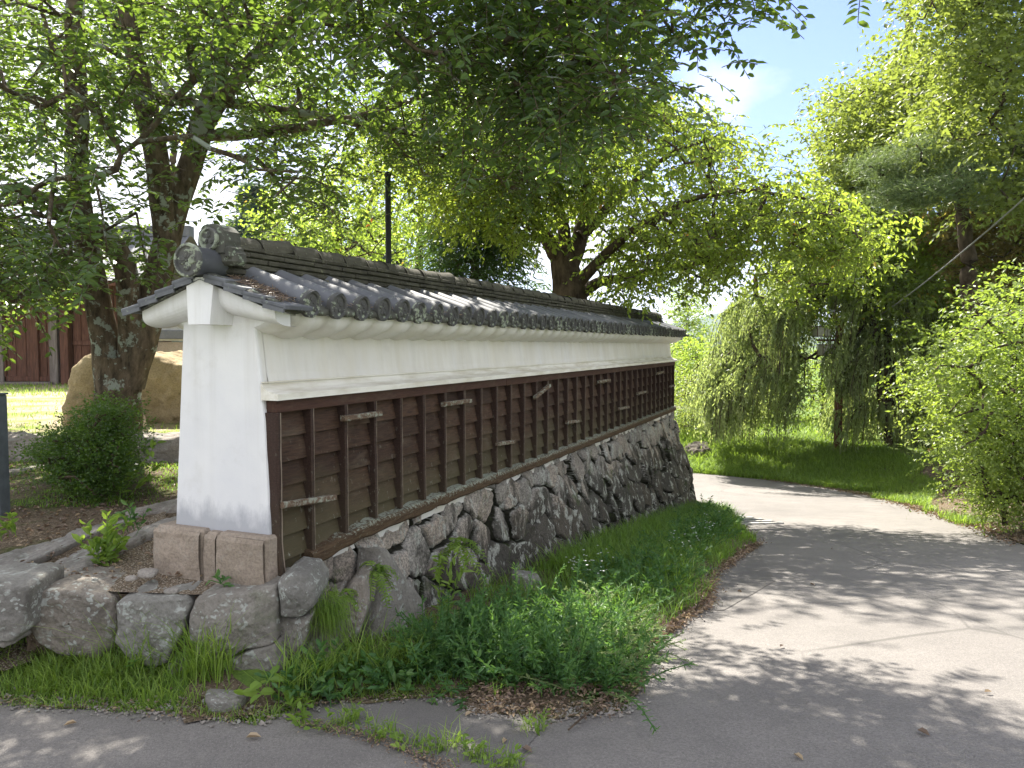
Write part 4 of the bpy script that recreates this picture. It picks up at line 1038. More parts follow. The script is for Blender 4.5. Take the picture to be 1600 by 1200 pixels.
for a_, b_ in ((8, 80),):
    dr = empty('plank_door', (0, 0, 0)); dr.parent = gb
    mb = MB(); x_ = gx(a_)
    while x_ < gx(b_) - .05: mb.bbox((x_, .06, .18), (x_ + .24, .10, 2.1), .006, tint=rng.random()); x_ += .25
    mb.build('door_planks', M['wood'], dr)
    gm('door_frame', [((gx(a_) - .06, .02, .08), (gx(b_) + .06, .12, .20)), ((gx(a_) - .06, .02, 2.08), (gx(b_) + .06, .12, 2.2)), ((gx(a_) - .08, .02, .08), (gx(a_) + .02, .12, 2.2)), ((gx(b_) - .02, .02, .08), (gx(b_) + .08, .12, 2.2))], M['wood'], dr)
gm('threshold', [((gx(5), -.15, 0), (gx(84), .1, .07))], M['greywood'])
rf = empty('tiled_roof', (0, 0, 0)); rf.parent = gb
mb = MB(); xs_ = np.arange(bx0 - .5, bx1 + .5, .055); sl_ = np.linspace(0, 1, 12); A = []
for x_ in xs_:
    wv = .05 * max(0, math.sin(2 * math.pi * x_ / .28)) ** .6
    A.append([(x_, -.95 + 2.2 * t, 2.42 + 1.35 * t - .25 * t * (1 - t) + wv + .02 * ((t * 11) % 1)) for t in sl_])
mb.grid(np.array(A).reshape(-1, 3), len(xs_), 12); mb.build('roof_tiles', M['tile'], rf)
mb = MB(); A2 = [[(x_, 3.4 - 2.15 * t, 2.42 + 1.35 * t) for t in (0, 1)] for x_ in (xs_[0], xs_[-1])]; mb.grid(np.array(A2).reshape(-1, 3), 2, 2); mb.build('roof_back', M['tile'], rf)
gm('roof_ridge', [((xs_[0], 1.12, 3.7), (xs_[-1], 1.40, 3.98))], M['tile'], rf)
gm('eaves_board', [((xs_[0], -.92, 2.30), (xs_[-1], -.87, 2.40))], M['wood'], rf)
mb = MB()
for x_ in np.arange(xs_[0] + .1, xs_[-1], .42): mb.box((x_, -.86, 2.33), (x_ + .07, 1.1, 2.39), R=Rx(.52), c=(x_, -.86, 2.36))
mb.build('rafters', M['wood'], rf)
# white garden wall far behind trunk
Yw = 13.0; gw = empty('garden_wall', (P(232, 550, Yw)[0], Yw, .66), 0, label='short white garden wall with a dark cap seen between tree trunk and white gable', cat='wall')
wx = lambda px: (px - 232) / F * Yw
zz_ = lambda py: P(232, py, Yw)[2] - .66
gm('plaster', [((wx(190), 0, zz_(533)), (wx(300), .25, zz_(470)))], M['house_wall'], gw); gm('tile_cap', [((wx(185), -.10, zz_(530)), (wx(302), .3, zz_(516)))], M['tile'], gw)
gm('tile_cap', [((wx(215), -.08, zz_(508)), (wx(302), -.002, zz_(503)))], M['tile'], gw)
gm('stone_footing', [((wx(185), -.04, -.02), (wx(302), .28, zz_(534)))], M['granite'], gw)

# ================================================================== LAMP POST behind the wall
mb = MB(); p = P(607, 400, 9.5); top = P(607, 275, 9.5)[2]; mb.tube([(p[0], p[1], .5), (p[0], p[1], top)], .036, seg=16); mb.tube([(p[0], p[1], .5), (p[0], p[1], .6)], .08, seg=16)
lp = empty('lamp_post', (p[0], p[1], .5), label='thin dark metal lamp post standing behind the tiled wall, its top lost in leaves', cat='lamp post')
o = mb.build('pole', M['dark_metal']); o.location = (0, 0, 0); o.parent = lp; o.matrix_parent_inverse.identity(); o.location = (-p[0], -p[1], -.5)
mb = MB(); mb.tube([(0, 0, top - .5), (0, 0, top - .48), (0, 0, top - .45)], [.042, .05, .02], seg=16); mb.build('pole_cap', M['dark_metal'], lp)

# ================================================================== LANTERN POST by the bank
Yl = 21.4; pb_ = P(1308, 735, Yl); ztl = P(1308, 500, Yl)[2]; zg = float(gz(np.array([pb_[0]]), np.array([Yl]))[0])
lt = empty('lantern_post', (pb_[0], Yl, zg), label='red-brown post with two hanging framed white lanterns under the weeping tree', cat='lantern post')
mb = MB(); mb.bbox((-.085, -.085, -.1), (.085, .085, ztl - zg), .012); mb.bbox((-.11, -.11, ztl - zg), (.11, .11, ztl - zg + .04), .01); mb.build('post', M['rust'], lt)
lx = lambda px: (px - 1308) / F * Yl
lz = lambda py: P(1308, py, Yl)[2] - zg
mb = MB(); mb.bbox((lx(1272), -.035, lz(533)), (.08, .035, lz(530)), .008); mb.tube([(lx(1280), 0, lz(570)), (lx(1296), 0, lz(556)), (.0, 0, lz(548))], .022, seg=8); mb.build('arm', M['rust'], lt)
for (xa, xb, ya, yb) in ((1268, 1291, 510, 526), (1277, 1301, 538, 556)):
    ln = empty('lantern', (0, 0, 0)); ln.parent = lt; x0, x1, z1, z0_ = lx(xa), lx(xb), lz(ya), lz(yb); hw = (x1 - x0) / 2
    mb = MB(); mb.bbox((x0 + .02, -hw + .02, z0_ + .01), (x1 - .02, hw - .02, z1 - .01), .01); mb.build('panes', M['paper'], ln)
    mb = MB()
    for xx in (x0, (x0 + x1) / 2 - .008, x1 - .016):
        for yy in (-hw, hw - .016): mb.box((xx, yy, z0_), (xx + .016, yy + .016, z1))
    for zz in (z0_, z1 - .016): mb.bbox((x0 - .01, -hw - .01, zz), (x1 + .01, hw + .01, zz + .02), .004)
    mb.build('frame', M['rust'], ln)

# ================================================================== DRAIN GRATE
dg_a = Gp(1128, 808); dg_b = Gp(1186, 819); Yd = (dg_a[1] + dg_b[1]) / 2
ang = math.atan2(dg_b[1] - dg_a[1], dg_b[0] - dg_a[0]); Ld = math.dist(dg_a, dg_b)
dg = empty('drain_grate', ((dg_a[0] + dg_b[0]) / 2, Yd, float(pz(Yd)) + .01), ang, label='steel drain grate with concrete bars across the road edge past the wall', cat='drain')
slope = (pz(Yd + .5) - pz(Yd - .5))
def tilted(mb):
    for i, V in enumerate(mb.V): mb.V[i] = V + np.c_[V[:, 0] * 0, V[:, 0] * 0, (V[:, 1] * math.cos(ang) + V[:, 0] * math.sin(ang)) * slope]
    return mb
mb = MB(); mb.box((-Ld / 2, -.36, -.06), (Ld / 2, .36, .006)); tilted(mb).build('channel', M['hole'], dg)
mb = MB()
for k in range(5):
    x_ = -Ld / 2 + k * Ld / 4 - .035; mb.bbox((x_, -.38, -.02), (x_ + .09, .38, .016), .004)
tilted(mb).build('concrete_bars', M['concrete'], dg)
mb = MB()
for k in range(26):
    x_ = -Ld / 2 + (k + .5) * Ld / 26; mb.box((x_ - .006, -.35, -.02), (x_ + .006, .35, .010))
tilted(mb).build('steel_bars', M['steel'], dg)
# ================================================================== OVERHEAD CABLE at right
mb = MB(); a = P(1575, 322, 14); b = P(1418, 455, 19); pts = [a + (b - a) * t + np.array([0, 0, -.25 * 4 * t * (1 - t)]) for t in np.linspace(0, 1, 20)]; b2 = b + (b - a) * .5; a2 = a - (b - a) * .6; pts = [a2 + (b2 - a2) * t - np.array([0, 0, .5 * 4 * t * (1 - t) * .3]) for t in np.linspace(0, 1, 30)]
mb.tube(pts, .015, seg=8); tag(mb.build('guy_cable', M['cable']), 'grey cable slanting down through the trees at right', 'cable')
# rough retaining rocks at the left end of the bank
p = Gp(1085, 742); 
rock_px('bank_rock', 1076, 1122, 698, 748, 23.2, .7, M['darkrock'], 95, 'dark rocky outcrop at the left end of the grassy bank', 'rock', n=30, sharp=5, rough=.12)
# ================================================================== DISTANT HILL
def hillside(name, pts, Y, dep, lab):
    mb = MB(); xs_ = np.linspace(0, 1, 160); px_ = np.interp(xs_, np.linspace(0, 1, len(pts)), [p[0] for p in pts]); py_ = np.interp(xs_, np.linspace(0, 1, len(pts)), [p[1] for p in pts])
    A = []
    for i, (a, b) in enumerate(zip(px_, py_)):
        q = P(a, b, Y); row = []
        for t in np.linspace(-1, 1, 24):
            h = (q[2] + 20) * (1 - t * t) ** .8 * (1 + .05 * float(vnoise(np.array([[i * .21, t * 5, 0]]), 1, 3)[0])); row.append((q[0], Y + dep * t, -20 + h))
        A.append(row)
    mb.grid(np.array(A).reshape(-1, 3), 160, 24); tag(mb.build(name, M['hill'], smooth=True), kind='structure')
hillside('hill', [(200, 520), (500, 480), (800, 500), (950, 515), (1060, 505), (1130, 490), (1180, 494), (1300, 515), (1500, 470), (1700, 440), (2300, 520)], 1500, 500, '')
hillside('hill', [(-300, 500), (100, 440), (350, 385), (520, 375), (700, 440), (860, 530), (1000, 545)], 420, 120, '')

# ================================================================== FOLIAGE ENGINE
def leaves(mb, pos, ax, nr, size, ratio=.42, fold=.18, lo=False, tint=None, rg=rng):
    """leaf blades: base at pos, long axis ax, face normal nr"""
    n = len(pos); ax = nrm(ax); side = nrm(np.cross(nr, ax)); nr = np.cross(ax, side); size = np.broadcast_to(size, (n,))[:, None]
    t = rg.random(n) if tint is None else tint; w_ = size * ratio
    if lo:
        V = np.stack([pos, pos + ax * size * .45 + side * w_ * .55, pos + ax * size - nr * size * .12, pos + ax * size * .45 - side * w_ * .55], 1)
        Fq = np.arange(n)[:, None] * 4 + np.array([[0, 1, 2, 3]]); mb.add(V.reshape(-1, 3), Fq, tint=np.repeat(t, 4)); return
    f = w_ * fold
    V = np.stack([pos, pos + ax * size * .28 + side * w_ * .46 + nr * f, pos + ax * size * .68 + side * w_ * .42 + nr * f * .7, pos + ax * size - nr * size * .08,
                  pos + ax * size * .68 - side * w_ * .42 + nr * f * .7, pos + ax * size * .28 - side * w_ * .46 + nr * f], 1)
    b = np.arange(n)[:, None] * 6
    Fq = np.concatenate([b + np.array([[0, 1, 2, 3]]), b + np.array([[0, 3, 4, 5]])]); mb.add(V.reshape(-1, 3), Fq, tint=np.repeat(t, 6))
def sprays(mb, T, m_tw, nl, Lt, ls, rg, up=.25, droop=.25, out=None, mode='alt', ratio=.42, lo=False, spread=.25, twig=None, flat=.6, tintbase=None, hang=0.):
    """T targets (n,3): m_tw twigs each, nl leaves per twig"""
    T = np.asarray(T); n = len(T); k = n * m_tw
    base = np.repeat(T, m_tw, 0) + rg.normal(0, spread, (k, 3)) * [1, 1, .7]
    d = rg.normal(0, 1, (k, 3)) * [1, 1, .55] + [0, 0, up]
    if out is not None: d = d + np.repeat(out, m_tw, 0)
    d = nrm(d); Lk = Lt * rg.uniform(.6, 1.25, k)
    t = (np.arange(nl) + .5) / nl
    tt = .12 + .88 * t[None] + rg.uniform(-.3, .3, (k, nl)) / nl
    p = base[:, None] + d[:, None] * (Lk[:, None] * tt)[..., None]; p[..., 2] -= droop * (Lk[:, None] * tt ** 2)
    td = d[:, None] + np.zeros((k, nl, 1)); td[..., 2] = td[..., 2] - 2 * droop * tt; td = nrm(td)
    upv = np.zeros_like(td); upv[..., 2] = 1
    sd = nrm(np.cross(td, upv) + 1e-3); sg = np.where(np.arange(nl) % 2 == 0, 1, -1)[None, :, None]
    if mode == 'pinnate': ax = td * .45 + sd * sg + rg.normal(0, .12, td.shape); nr = np.cross(td, sd); nr = nr * np.sign(nr[..., 2:3] + 1e-6) + rg.normal(0, .22, td.shape)
    else: ax = td * .7 + sd * sg * .8 + rg.normal(0, .45, td.shape); nr = upv * flat + rg.normal(0, .5, td.shape)
    ax[..., 2] -= hang
    tb = rg.random(k) if tintbase is None else np.clip(np.repeat(tintbase, m_tw) + rg.normal(0, .12, k), 0, 1)
    ti = np.clip(tb[:, None] * .55 + rg.random((k, nl)) * .45, 0, 1)
    leaves(mb, p.reshape(-1, 3), ax.reshape(-1, 3), nrm(nr.reshape(-1, 3)), (ls * rg.uniform(.7, 1.2, k * nl)), ratio=ratio, lo=lo, tint=ti.ravel(), rg=rg)
    if twig is not None:
        ts = np.linspace(0, 1, 4); q = base[:, None] + d[:, None] * (Lk[:, None] * ts)[..., None]; q[..., 2] -= droop * (Lk[:, None] * ts ** 2)
        r = .0035; an = np.array([0, 2.1, 4.2]); off = np.stack([np.cos(an) * r, np.zeros(3), np.sin(an) * r], -1)
        s2 = sd[:, :1, None]; V = q[:, :, None] + (s2 * (np.cos(an) * r)[None, None, :, None] + np.array([0, 0, 1.]) * (np.sin(an) * r)[None, None, :, None])
        b = (np.arange(k) * 12)[:, None, None]; i = np.arange(3)[None, :, None]; j = np.arange(3)[None, None]; j2 = (j + 1) % 3
        Fq = np.stack([b + i * 3 + j, b + i * 3 + j2, b + i * 3 + 3 + j2, b + i * 3 + 3 + j], -1).reshape(-1, 4); twig.add(V.reshape(-1, 3), Fq)
def inside(px, py, poly): return inpoly(px, py, poly)
def fill(poly, n, Y, rg, sep=0, holes=(), shape=None):
    """random crown points: picture outline gives the silhouette, Y range the real depth"""
    poly = np.array(poly, float); lo = poly.min(0); hi = poly.max(0); out_ = []; tries = 0
    while len(out_) < n and tries < n * 60:
        tries += 1; p = rg.uniform(lo, hi)
        if not inside(p[0:1], p[1:2], [tuple(q) for q in poly])[0]: continue
        if any(inside(p[0:1], p[1:2], h)[0] for h in holes): continue
        y = rg.uniform(*Y)
        if sep and out_ and min(math.hypot(p[0] - q[3], p[1] - q[4]) + abs(y - q[5]) * 30 for q in out_) < sep: continue
        out_.append((*P(p[0], p[1], y), p[0], p[1], y))
    return np.array(out_)[:, :3]
def skeleton(limbs, T, rg, rtip=.012, wob=.06, reach=1.3, trunkpow=.5):
    """limbs: list of polylines [(x,y,z,r)]; grows a branch to every target"""
    pos = []; par = []; rad = []; chains = []
    for li in limbs:
        li = np.array(li, float); seg = []
        for a, b in zip(li[:-1], li[1:]):
            k = max(1, int(np.linalg.norm(b[:3] - a[:3]) / .18))
            for q in range(k): seg.append(a + (b - a) * q / k)
        seg.append(li[-1]); seg = np.array(seg)
        # smooth + wobble
        for _ in range(6): seg[1:-1] = seg[1:-1] * .5 + (seg[:-2] + seg[2:]) * .25
        seg[1:-1, :3] += (np.stack([fbm(seg[1:-1, :3], 1.7, 3 + q, 3) for q in range(3)], -1)) * wob
        chains.append((seg[:, :3], seg[:, 3]))
        for s_ in seg: pos.append(s_[:3]); rad.append(s_[3]); par.append(-1)
    pos = np.array(pos); d0_ = np.array([np.min(np.linalg.norm(pos - t, axis=1)) for t in T]) if len(T) else []
    order = np.argsort(d0_); P_ = [p for p in pos]; root = [0.0] * len(P_); load = np.zeros(len(P_) + len(T) * 14); new = []; parent = [-1] * len(P_)
    arr = np.zeros((len(P_) + len(T) * 14, 3)); arr[:len(P_)] = pos; cnt = len(P_); rt = np.zeros(len(arr)); 
    for ti in order:
        t = T[ti]; d = np.linalg.norm(arr[:cnt] - t, axis=1) + .25 * rt[:cnt]
        k = int(np.argmin(d)); a = arr[k]; L_ = np.linalg.norm(t - a); n_ = int(np.clip(L_ / .22, 2, 12))
        idx = [k]; sag = rg.normal(0, .10, 3) * L_
        for q in range(1, n_ + 1):
            s_ = q / n_; p = a + (t - a) * s_ + sag * math.sin(math.pi * s_) + (rg.normal(0, .02, 3) if q < n_ else 0)
            arr[cnt] = p; rt[cnt] = rt[k] + L_ * s_; parent.append(idx[-1]); idx.append(cnt); cnt += 1
        new.append(idx)
    ld = np.zeros(cnt)
    for idx in new: ld[idx[-1]] += 1
    for i in range(cnt - 1, -1, -1):
        if parent[i] >= 0: ld[parent[i]] += ld[i]
    mb = MB()
    for p_, r_ in chains: mb.tube(p_, r_, seg=14 if r_[0] > .08 else 8, cap=True)
    rlim = np.array(rad)
    for idx in new:
        r_ = rtip * np.maximum(ld[idx], 1) ** trunkpow
        if idx[0] < len(rlim): r_[0] = min(r_[1] * 1.2, rlim[idx[0]])
        else: r_[0] = min(r_[0], r_[1] * 1.3)
        r_ = np.minimum(r_, .09); mb.tube(arr[idx], r_, seg=6, cap=False)
    return mb
def tree(name, label, limbs, T, leafmat, rg, cat='tree', group=None, bark='bark', skel={}, trunk_name='trunk', crown_name='crown', **sp):
    base = np.array(limbs[0][0][:3], float); root = empty(name, base, label=label, cat=cat, group=group)
    mb = skeleton(limbs, T, rg, **skel); cr = MB()
    if isinstance(sp.get('twig'), bool): sp['twig'] = mb if sp['twig'] else None
    sprays(cr, T, rg=rg, **sp)
    for V in mb.V: V -= base
    for V in cr.V: V -= base
    mb.build(trunk_name, M[bark], root, smooth=True); cr.build(crown_name, M[leafmat], root); return root
def Lm(*pts):   # (px,py,Y,r)
    return [(*P(a, b, c), r) for a, b, c, r in pts]

# ================================================================== NEAR TREE (left, lichened trunk, pinnate leaves)
rg = np.random.default_rng(21)
Yt = 7.9
limbs = [Lm((185, 690, Yt, .30), (186, 640, Yt, .21), (186, 590, Yt, .20), (188, 560, Yt, .195)),
         Lm((176, 600, Yt, .17), (160, 530, Yt, .135), (146, 430, Yt - .1, .115), (130, 340, Yt - .3, .10), (115, 220, Yt - .5, .11), (120, 60, Yt - .8, .085), (130, -120, Yt - 1, .05)),
         Lm((198, 600, Yt, .18), (226, 500, Yt, .15), (258, 380, Yt, .13), (288, 290, Yt + .1, .12), (300, 215, Yt + .1, .12), (345, 130, Yt, .10), (360, 20, Yt, .085), (380, -120, Yt, .06)),
         Lm((258, 380, Yt, .11), (240, 250, Yt - .3, .12), (215, 120, Yt - .6, .09), (195, -20, Yt - .8, .06), (180, -150, Yt - .9, .04)),
         Lm((200, 560, Yt, .11), (205, 440, Yt - .2, .12), (180, 350, Yt - .4, .10), (110, 330, Yt - .7, .07), (20, 290, Yt - 1.0, .045)),
         Lm((288, 290, Yt + .1, .09), (330, 160, Yt + .1, .08), (400, 90, Yt, .075), (455, 20, Yt - .4, .06), (560, -60, Yt - .9, .045), (700, -60, Yt - 1.4, .035), (860, 10, Yt - 1.7, .022)),
         Lm((250, 155, Yt, .055), (380, 165, Yt + .6, .05), (460, 170, Yt + .9, .045), (560, 195, Yt + 1.2, .042), (680, 210, Yt + 1.5, .036), (740, 235, Yt + 1.6, .03), (800, 300, Yt + 1.8, .018)),
         Lm((300, 215, Yt, .06), (430, 205, Yt + .4, .05), (520, 185, Yt + .6, .045), (600, 175, Yt + .8, .035), (700, 130, Yt + .9, .02)),
         Lm((148, 430, Yt, .08), (90, 420, Yt - .4, .05), (20, 470, Yt - .8, .03)),
         Lm((360, 20, Yt, .05), (330, 100, Yt - .5, .04), (250, 190, Yt - 1.0, .03), (190, 240, Yt - 1.4, .02))]
HOLE = [(284, 360), (300, 270), (318, 300), (345, 345), (330, 362)]
T = np.concatenate([
    fill([(-120, -160), (560, -160), (540, 60), (470, 110), (480, 260), (560, 330), (480, 345), (400, 330), (330, 250), (250, 330), (220, 400), (120, 480), (-120, 470)], 240, (5.6, 10.2), rg, sep=14, holes=[HOLE]),
    fill([(-60, 300), (150, 320), (180, 400), (100, 500), (-60, 480)], 26, (5.6, 7.2), rg, sep=14),
    fill([(60, 380), (270, 350), (280, 400), (210, 420), (170, 450), (60, 520)], 12, (5.8, 7.4), rg, sep=14),
    fill([(430, -140), (1000, -140), (1010, 60), (1000, 165), (900, 190), (760, 120), (600, 110), (450, 40)], 120, (4.6, 7.6), rg, sep=14),
    fill([(640, 60), (960, 90), (990, 160), (860, 190), (700, 140)], 26, (5.0, 6.4), rg, sep=12),
    fill([(980, -120), (1160, -120), (1170, 5), (1110, 20), (1040, 70), (990, 60)], 13, (4.8, 6.6), rg, sep=14),
    fill([(440, 110), (800, 120), (900, 230), (860, 300), (700, 290), (560, 240), (430, 230)], 105, (8.6, 11.0), rg, sep=12),
    fill([(560, -500), (1500, -520), (1550, -160), (1100, -150), (600, -150)], 80, (5.0, 9.0), rg, sep=20)])
def proj(T):
    c = T - [0, 0, CAMZ]; dpt = c[:, 1] * CP - c[:, 2] * SP; return 800 + F * c[:, 0] / dpt, 600 - F * (c[:, 1] * SP + c[:, 2] * CP) / dpt
px_, py_ = proj(T); kill = (px_ > 95) & (px_ < 330) & (py_ > 190) & (py_ < 520) & (T[:, 1] < 8.1) & (rg.random(len(T)) < .72)
kill |= (px_ > 20) & (px_ < 300) & (py_ > 440)
T = T[~kill]
pt = tree('broadleaf_tree', 'big leaning tree with forked lichen-covered trunk in front of the ochre boulders', limbs, T, 'leaf_near', rg,
          m_tw=12, nl=9, Lt=.38, ls=.082, up=.05, droop=.35, mode='pinnate', ratio=.46, spread=.24, twig=True, hang=.15, skel=dict(rtip=.009, wob=.03))

# ================================================================== CHERRY behind the wall
rg = np.random.default_rng(22)
Yc = 12.6
limbs = [Lm((892, 560, Yc, .38), (890, 470, Yc, .29), (885, 430, Yc, .26), (880, 390, Yc, .20)),
         Lm((880, 410, Yc, .15), (850, 360, Yc - .3, .10), (820, 320, Yc - .7, .09), (760, 270, Yc - 1.2, .06), (680, 240, Yc - 1.6, .04)),
         Lm((885, 430, Yc, .17), (905, 370, Yc, .13), (925, 310, Yc + .3, .10), (940, 220, Yc + .5, .06), (950, 150, Yc + .6, .02)),
         Lm((895, 450, Yc, .12), (930, 410, Yc - .2, .08), (1000, 350, Yc - .6, .055), (1080, 310, Yc - 1.0, .04), (1180, 290, Yc - 1.4, .028), (1290, 320, Yc - 1.6, .012)),
         Lm((900, 460, Yc, .12), (940, 440, Yc + .5, .08), (1020, 420, Yc + 1.0, .06), (1110, 410, Yc + 1.3, .04)),
         Lm((885, 400, Yc, .12), (870, 300, Yc + .8, .09), (800, 220, Yc + 1.2, .05)),
         Lm((905, 370, Yc, .1), (1000, 270, Yc + .2, .045), (1080, 225, Yc, .03), (1130, 205, Yc - .2, .010))]
T = np.concatenate([
    fill([(560, 210), (700, 170), (850, 150), (1000, 160), (1080, 158), (1120, 180), (1165, 225), (1200, 285), (1200, 330), (1170, 400), (1060, 400), (960, 330), (860, 330), (760, 330), (640, 320), (560, 290)], 230, (10.4, 15.0), rg, sep=11),
    fill([(1190, 270), (1270, 315), (1360, 350), (1385, 385), (1340, 395), (1240, 400), (1190, 340)], 40, (10.2, 12.4), rg, sep=11),
    fill([(940, 330), (1180, 380), (1200, 440), (1090, 455), (960, 460), (925, 400)], 36, (11, 14), rg, sep=12),
    fill([(660, 320), (850, 300), (860, 370), (760, 345)], 16, (10.6, 12), rg, sep=12),
    fill([(900, -130), (1150, -60), (1000, 100), (830, 120)], 16, (12, 15), rg, sep=20),
    fill([(760, -190), (1160, -190), (1170, -50), (760, -30)], 26, (11.6, 14.8), rg, sep=20)])
tree('cherry_tree', 'spreading cherry tree with dark trunk rising right behind the tiled wall ridge', limbs, T, 'leaf_cherry', rg, bark='bark2',
     m_tw=18, nl=8, Lt=.42, ls=.088, up=.15, droop=.45, mode='alt', ratio=.48, spread=.27, twig=True, hang=.45, flat=.5, skel=dict(rtip=.010, wob=.05))

# ================================================================== TREES BEHIND THE WALL
rg = np.random.default_rng(23)
def simple_tree(name, label, base, h_top, poly, n, Yr, leafmat, rg, sep=10, group=None, tr=.14, cat='tree', extra=None, **k):
    """trunk from base pixel up into its crown; crown outline is a picture polygon"""
    bx, by, bY = base; T = fill(poly, n, Yr, rg, sep=sep)
    if extra is not None: T = np.concatenate([T, extra])
    c = T.mean(0); b = P(bx, by, bY) if not isinstance(by, str) else None
    top = c * .6 + np.array([b[0], bY, h_top]) * .4; top[2] = h_top
    mid = (b + top) / 2 + rg.normal(0, .12, 3)
    limbs = [[(*b, tr), (*mid, tr * .75), (*top, tr * .3)]]
    a = dict(m_tw=12, nl=7, Lt=.45, ls=.085, up=.15, droop=.35, mode='alt', ratio=.48, spread=.28, lo=True, hang=.3, skel=dict(rtip=.011, wob=.08), bark='bark2'); a.update(k)
    return tree(name, label, limbs, T, leafmat, rg, cat=cat, group=group, **a)
BG = 'trees beyond the tiled wall'
simple_tree('maple_tree', 'bright green maple beyond the wall, left of the thin lamp post', (520, 520, 17), 4.8, [(400, 330), (470, 250), (560, 240), (600, 300), (640, 330), (650, 400), (560, 400), (470, 385), (420, 375)], 70, (15, 18), 'leaf_bright', rg, group=BG, ls=.10)
simple_tree('maple_tree', 'bright green leafy tree beyond the wall, just right of the thin lamp post', (650, 520, 19), 5.5, [(610, 220), (700, 200), (760, 270), (740, 350), (700, 400), (610, 410)], 70, (17, 21), 'leaf_bright', rg, group=BG, ls=.11)
simple_tree('broadleaf_tree', 'pale yellowish tree low behind the ridge between lamp post and ornament tile', (450, 530, 24), 4.5, [(380, 340), (470, 330), (560, 330), (600, 400), (560, 420), (390, 380)], 40, (22, 26), 'leaf_hedge', rg, group=BG, ls=.13, Lt=.6, spread=.4)
# dark conifer
rg = np.random.default_rng(24)
def conifer(name, label, base, ztop, wbase, rg, group=None, mat='leaf_dark', zlow=0., n=60, dens=1., ls=.16):
    b = P(*base); H_ = ztop - b[2]; zz = b[2] + zlow + (H_ - zlow) * (rg.random(n) ** .8); T = []
    for z in zz:
        f = 1 - (z - b[2]) / H_; a = rg.uniform(0, 6.283); r_ = wbase * (f ** .8) * rg.uniform(.35, 1.0) + .08
        T.append((b[0] + r_ * math.cos(a), b[1] + r_ * math.sin(a), z - .25 * r_))
    T = np.array(T); out_ = nrm((T - b) * [1, 1, 0]) * 1.4
    return tree(name, label, [[(*b, .16), (b[0], b[1], ztop, .02)]], T, mat, rg, group=group, bark='bark2', m_tw=int(12 * dens), nl=9, Lt=.55, ls=ls, up=-.05, droop=.35, mode='alt', ratio=.16, spread=.24, lo=True, out=out_, hang=.25, flat=.2, skel=dict(rtip=.012, wob=.01))
conifer('conifer', 'dark drooping conifer close behind the ridge, left of the cherry trunk', (742, 540, 14.5), P(738, 318, 14.5)[2], 1.45, rg, group=BG, n=110, dens=1.6)
conifer('conifer', 'bluish distant conifer seen past the ornament tile, taller one', (405, 520, 60), P(405, 290, 60)[2], 4.5, rg, group=BG, mat='leaf_far', n=150, ls=.7, dens=1.6)
conifer('conifer', 'bluish distant conifer behind the low pale tree, right of the taller one', (500, 530, 66), P(500, 315, 66)[2], 5, rg, group=BG, mat='leaf_far', n=150, ls=.75, dens=1.6)
conifer('conifer', 'bluish distant conifer farthest right of the three past the ornament', (585, 530, 62), P(590, 330, 62)[2], 5, rg, group=BG, mat='leaf_far', n=130, ls=.75, dens=1.6)
# background trees closing the view left, behind the gatehouse
rg = np.random.default_rng(25)
simple_tree('broadleaf_tree', 'leafy tree rising behind the gatehouse roof at the left edge', (-40, 560, 27), 8.5, [(-260, -60), (60, -80), (120, 120), (110, 300), (40, 400), (-260, 420)], 110, (24, 30), 'leaf_bright', rg, group='trees behind the gatehouse', ls=.15, Lt=.8, spread=.5, tr=.3)
simple_tree('broadleaf_tree', 'leafy tree behind the gatehouse, seen through the fork of the big trunk', (240, 560, 29), 9.5, [(120, -60), (420, -40), (470, 120), (430, 200), (360, 180), (260, 240), (150, 200)], 110, (26, 32), 'leaf_bright', rg, group='trees behind the gatehouse', ls=.15, Lt=.8, spread=.5, tr=.3)

# ================================================================== RIGHT SIDE
rg = np.random.default_rng(31)
FG = 'tall trees on the right side of the road'
simple_tree('forest_tree', 'tall yellow-green tree whose rounded crown juts left against the blue sky', (1420, 760, 24), 12.5,
    [(1290, 190), (1310, 155), (1350, 135), (1395, 100), (1440, 80), (1500, 120), (1500, 250), (1440, 270), (1400, 330), (1340, 330), (1300, 290), (1285, 240)], 290, (20, 26), 'leaf_forest', rg, group=FG, sep=6, ls=.16, Lt=.62, spread=.42, tr=.3, m_tw=19, droop=.1, hang=.2)
simple_tree('forest_tree', 'tallest light green tree filling the top right corner of the picture', (1620, 800, 18), 13.5,
    [(1425, -60), (1430, 20), (1430, 80), (1440, 130), (1440, 240), (1500, 330), (1560, 330), (1760, 360), (1780, -180), (1420, -180)], 460, (14, 20), 'leaf_forest', rg, group=FG, sep=7, ls=.135, Lt=.58, spread=.36, tr=.3, m_tw=19, droop=.12, hang=.25)
simple_tree('forest_tree', 'dark reddish-brown leaved tree under the tallest tree at the right edge', (1590, 780, 20), 7.5,
    [(1460, 330), (1540, 310), (1680, 330), (1700, 480), (1560, 480), (1500, 460)], 150, (18, 22), 'leaf_red', rg, group=FG, sep=7, ls=.13, Lt=.5, spread=.4, tr=.2)
simple_tree('forest_tree', 'mid-green thin-leaved tree between the weeping tree and the pale hedge', (1490, 760, 22), 7.5,
    [(1340, 330), (1460, 330), (1540, 360), (1560, 480), (1520, 640), (1470, 700), (1430, 560), (1380, 440)], 240, (19.5, 26), 'leaf_cherry', rg, group=FG, sep=7, ls=.16, Lt=.6, spread=.4, tr=.2, m_tw=16)
simple_tree('forest_tree', 'dense dark tree at the back right where the shaded ground ends', (1540, 740, 31), 8,
    [(1370, 330), (1600, 330), (1800, 420), (1800, 720), (1560, 740), (1440, 720)], 230, (28, 34), 'leaf_dark', rg, group=FG, sep=8, ls=.24, Lt=.9, spread=.6, tr=.25, m_tw=16)
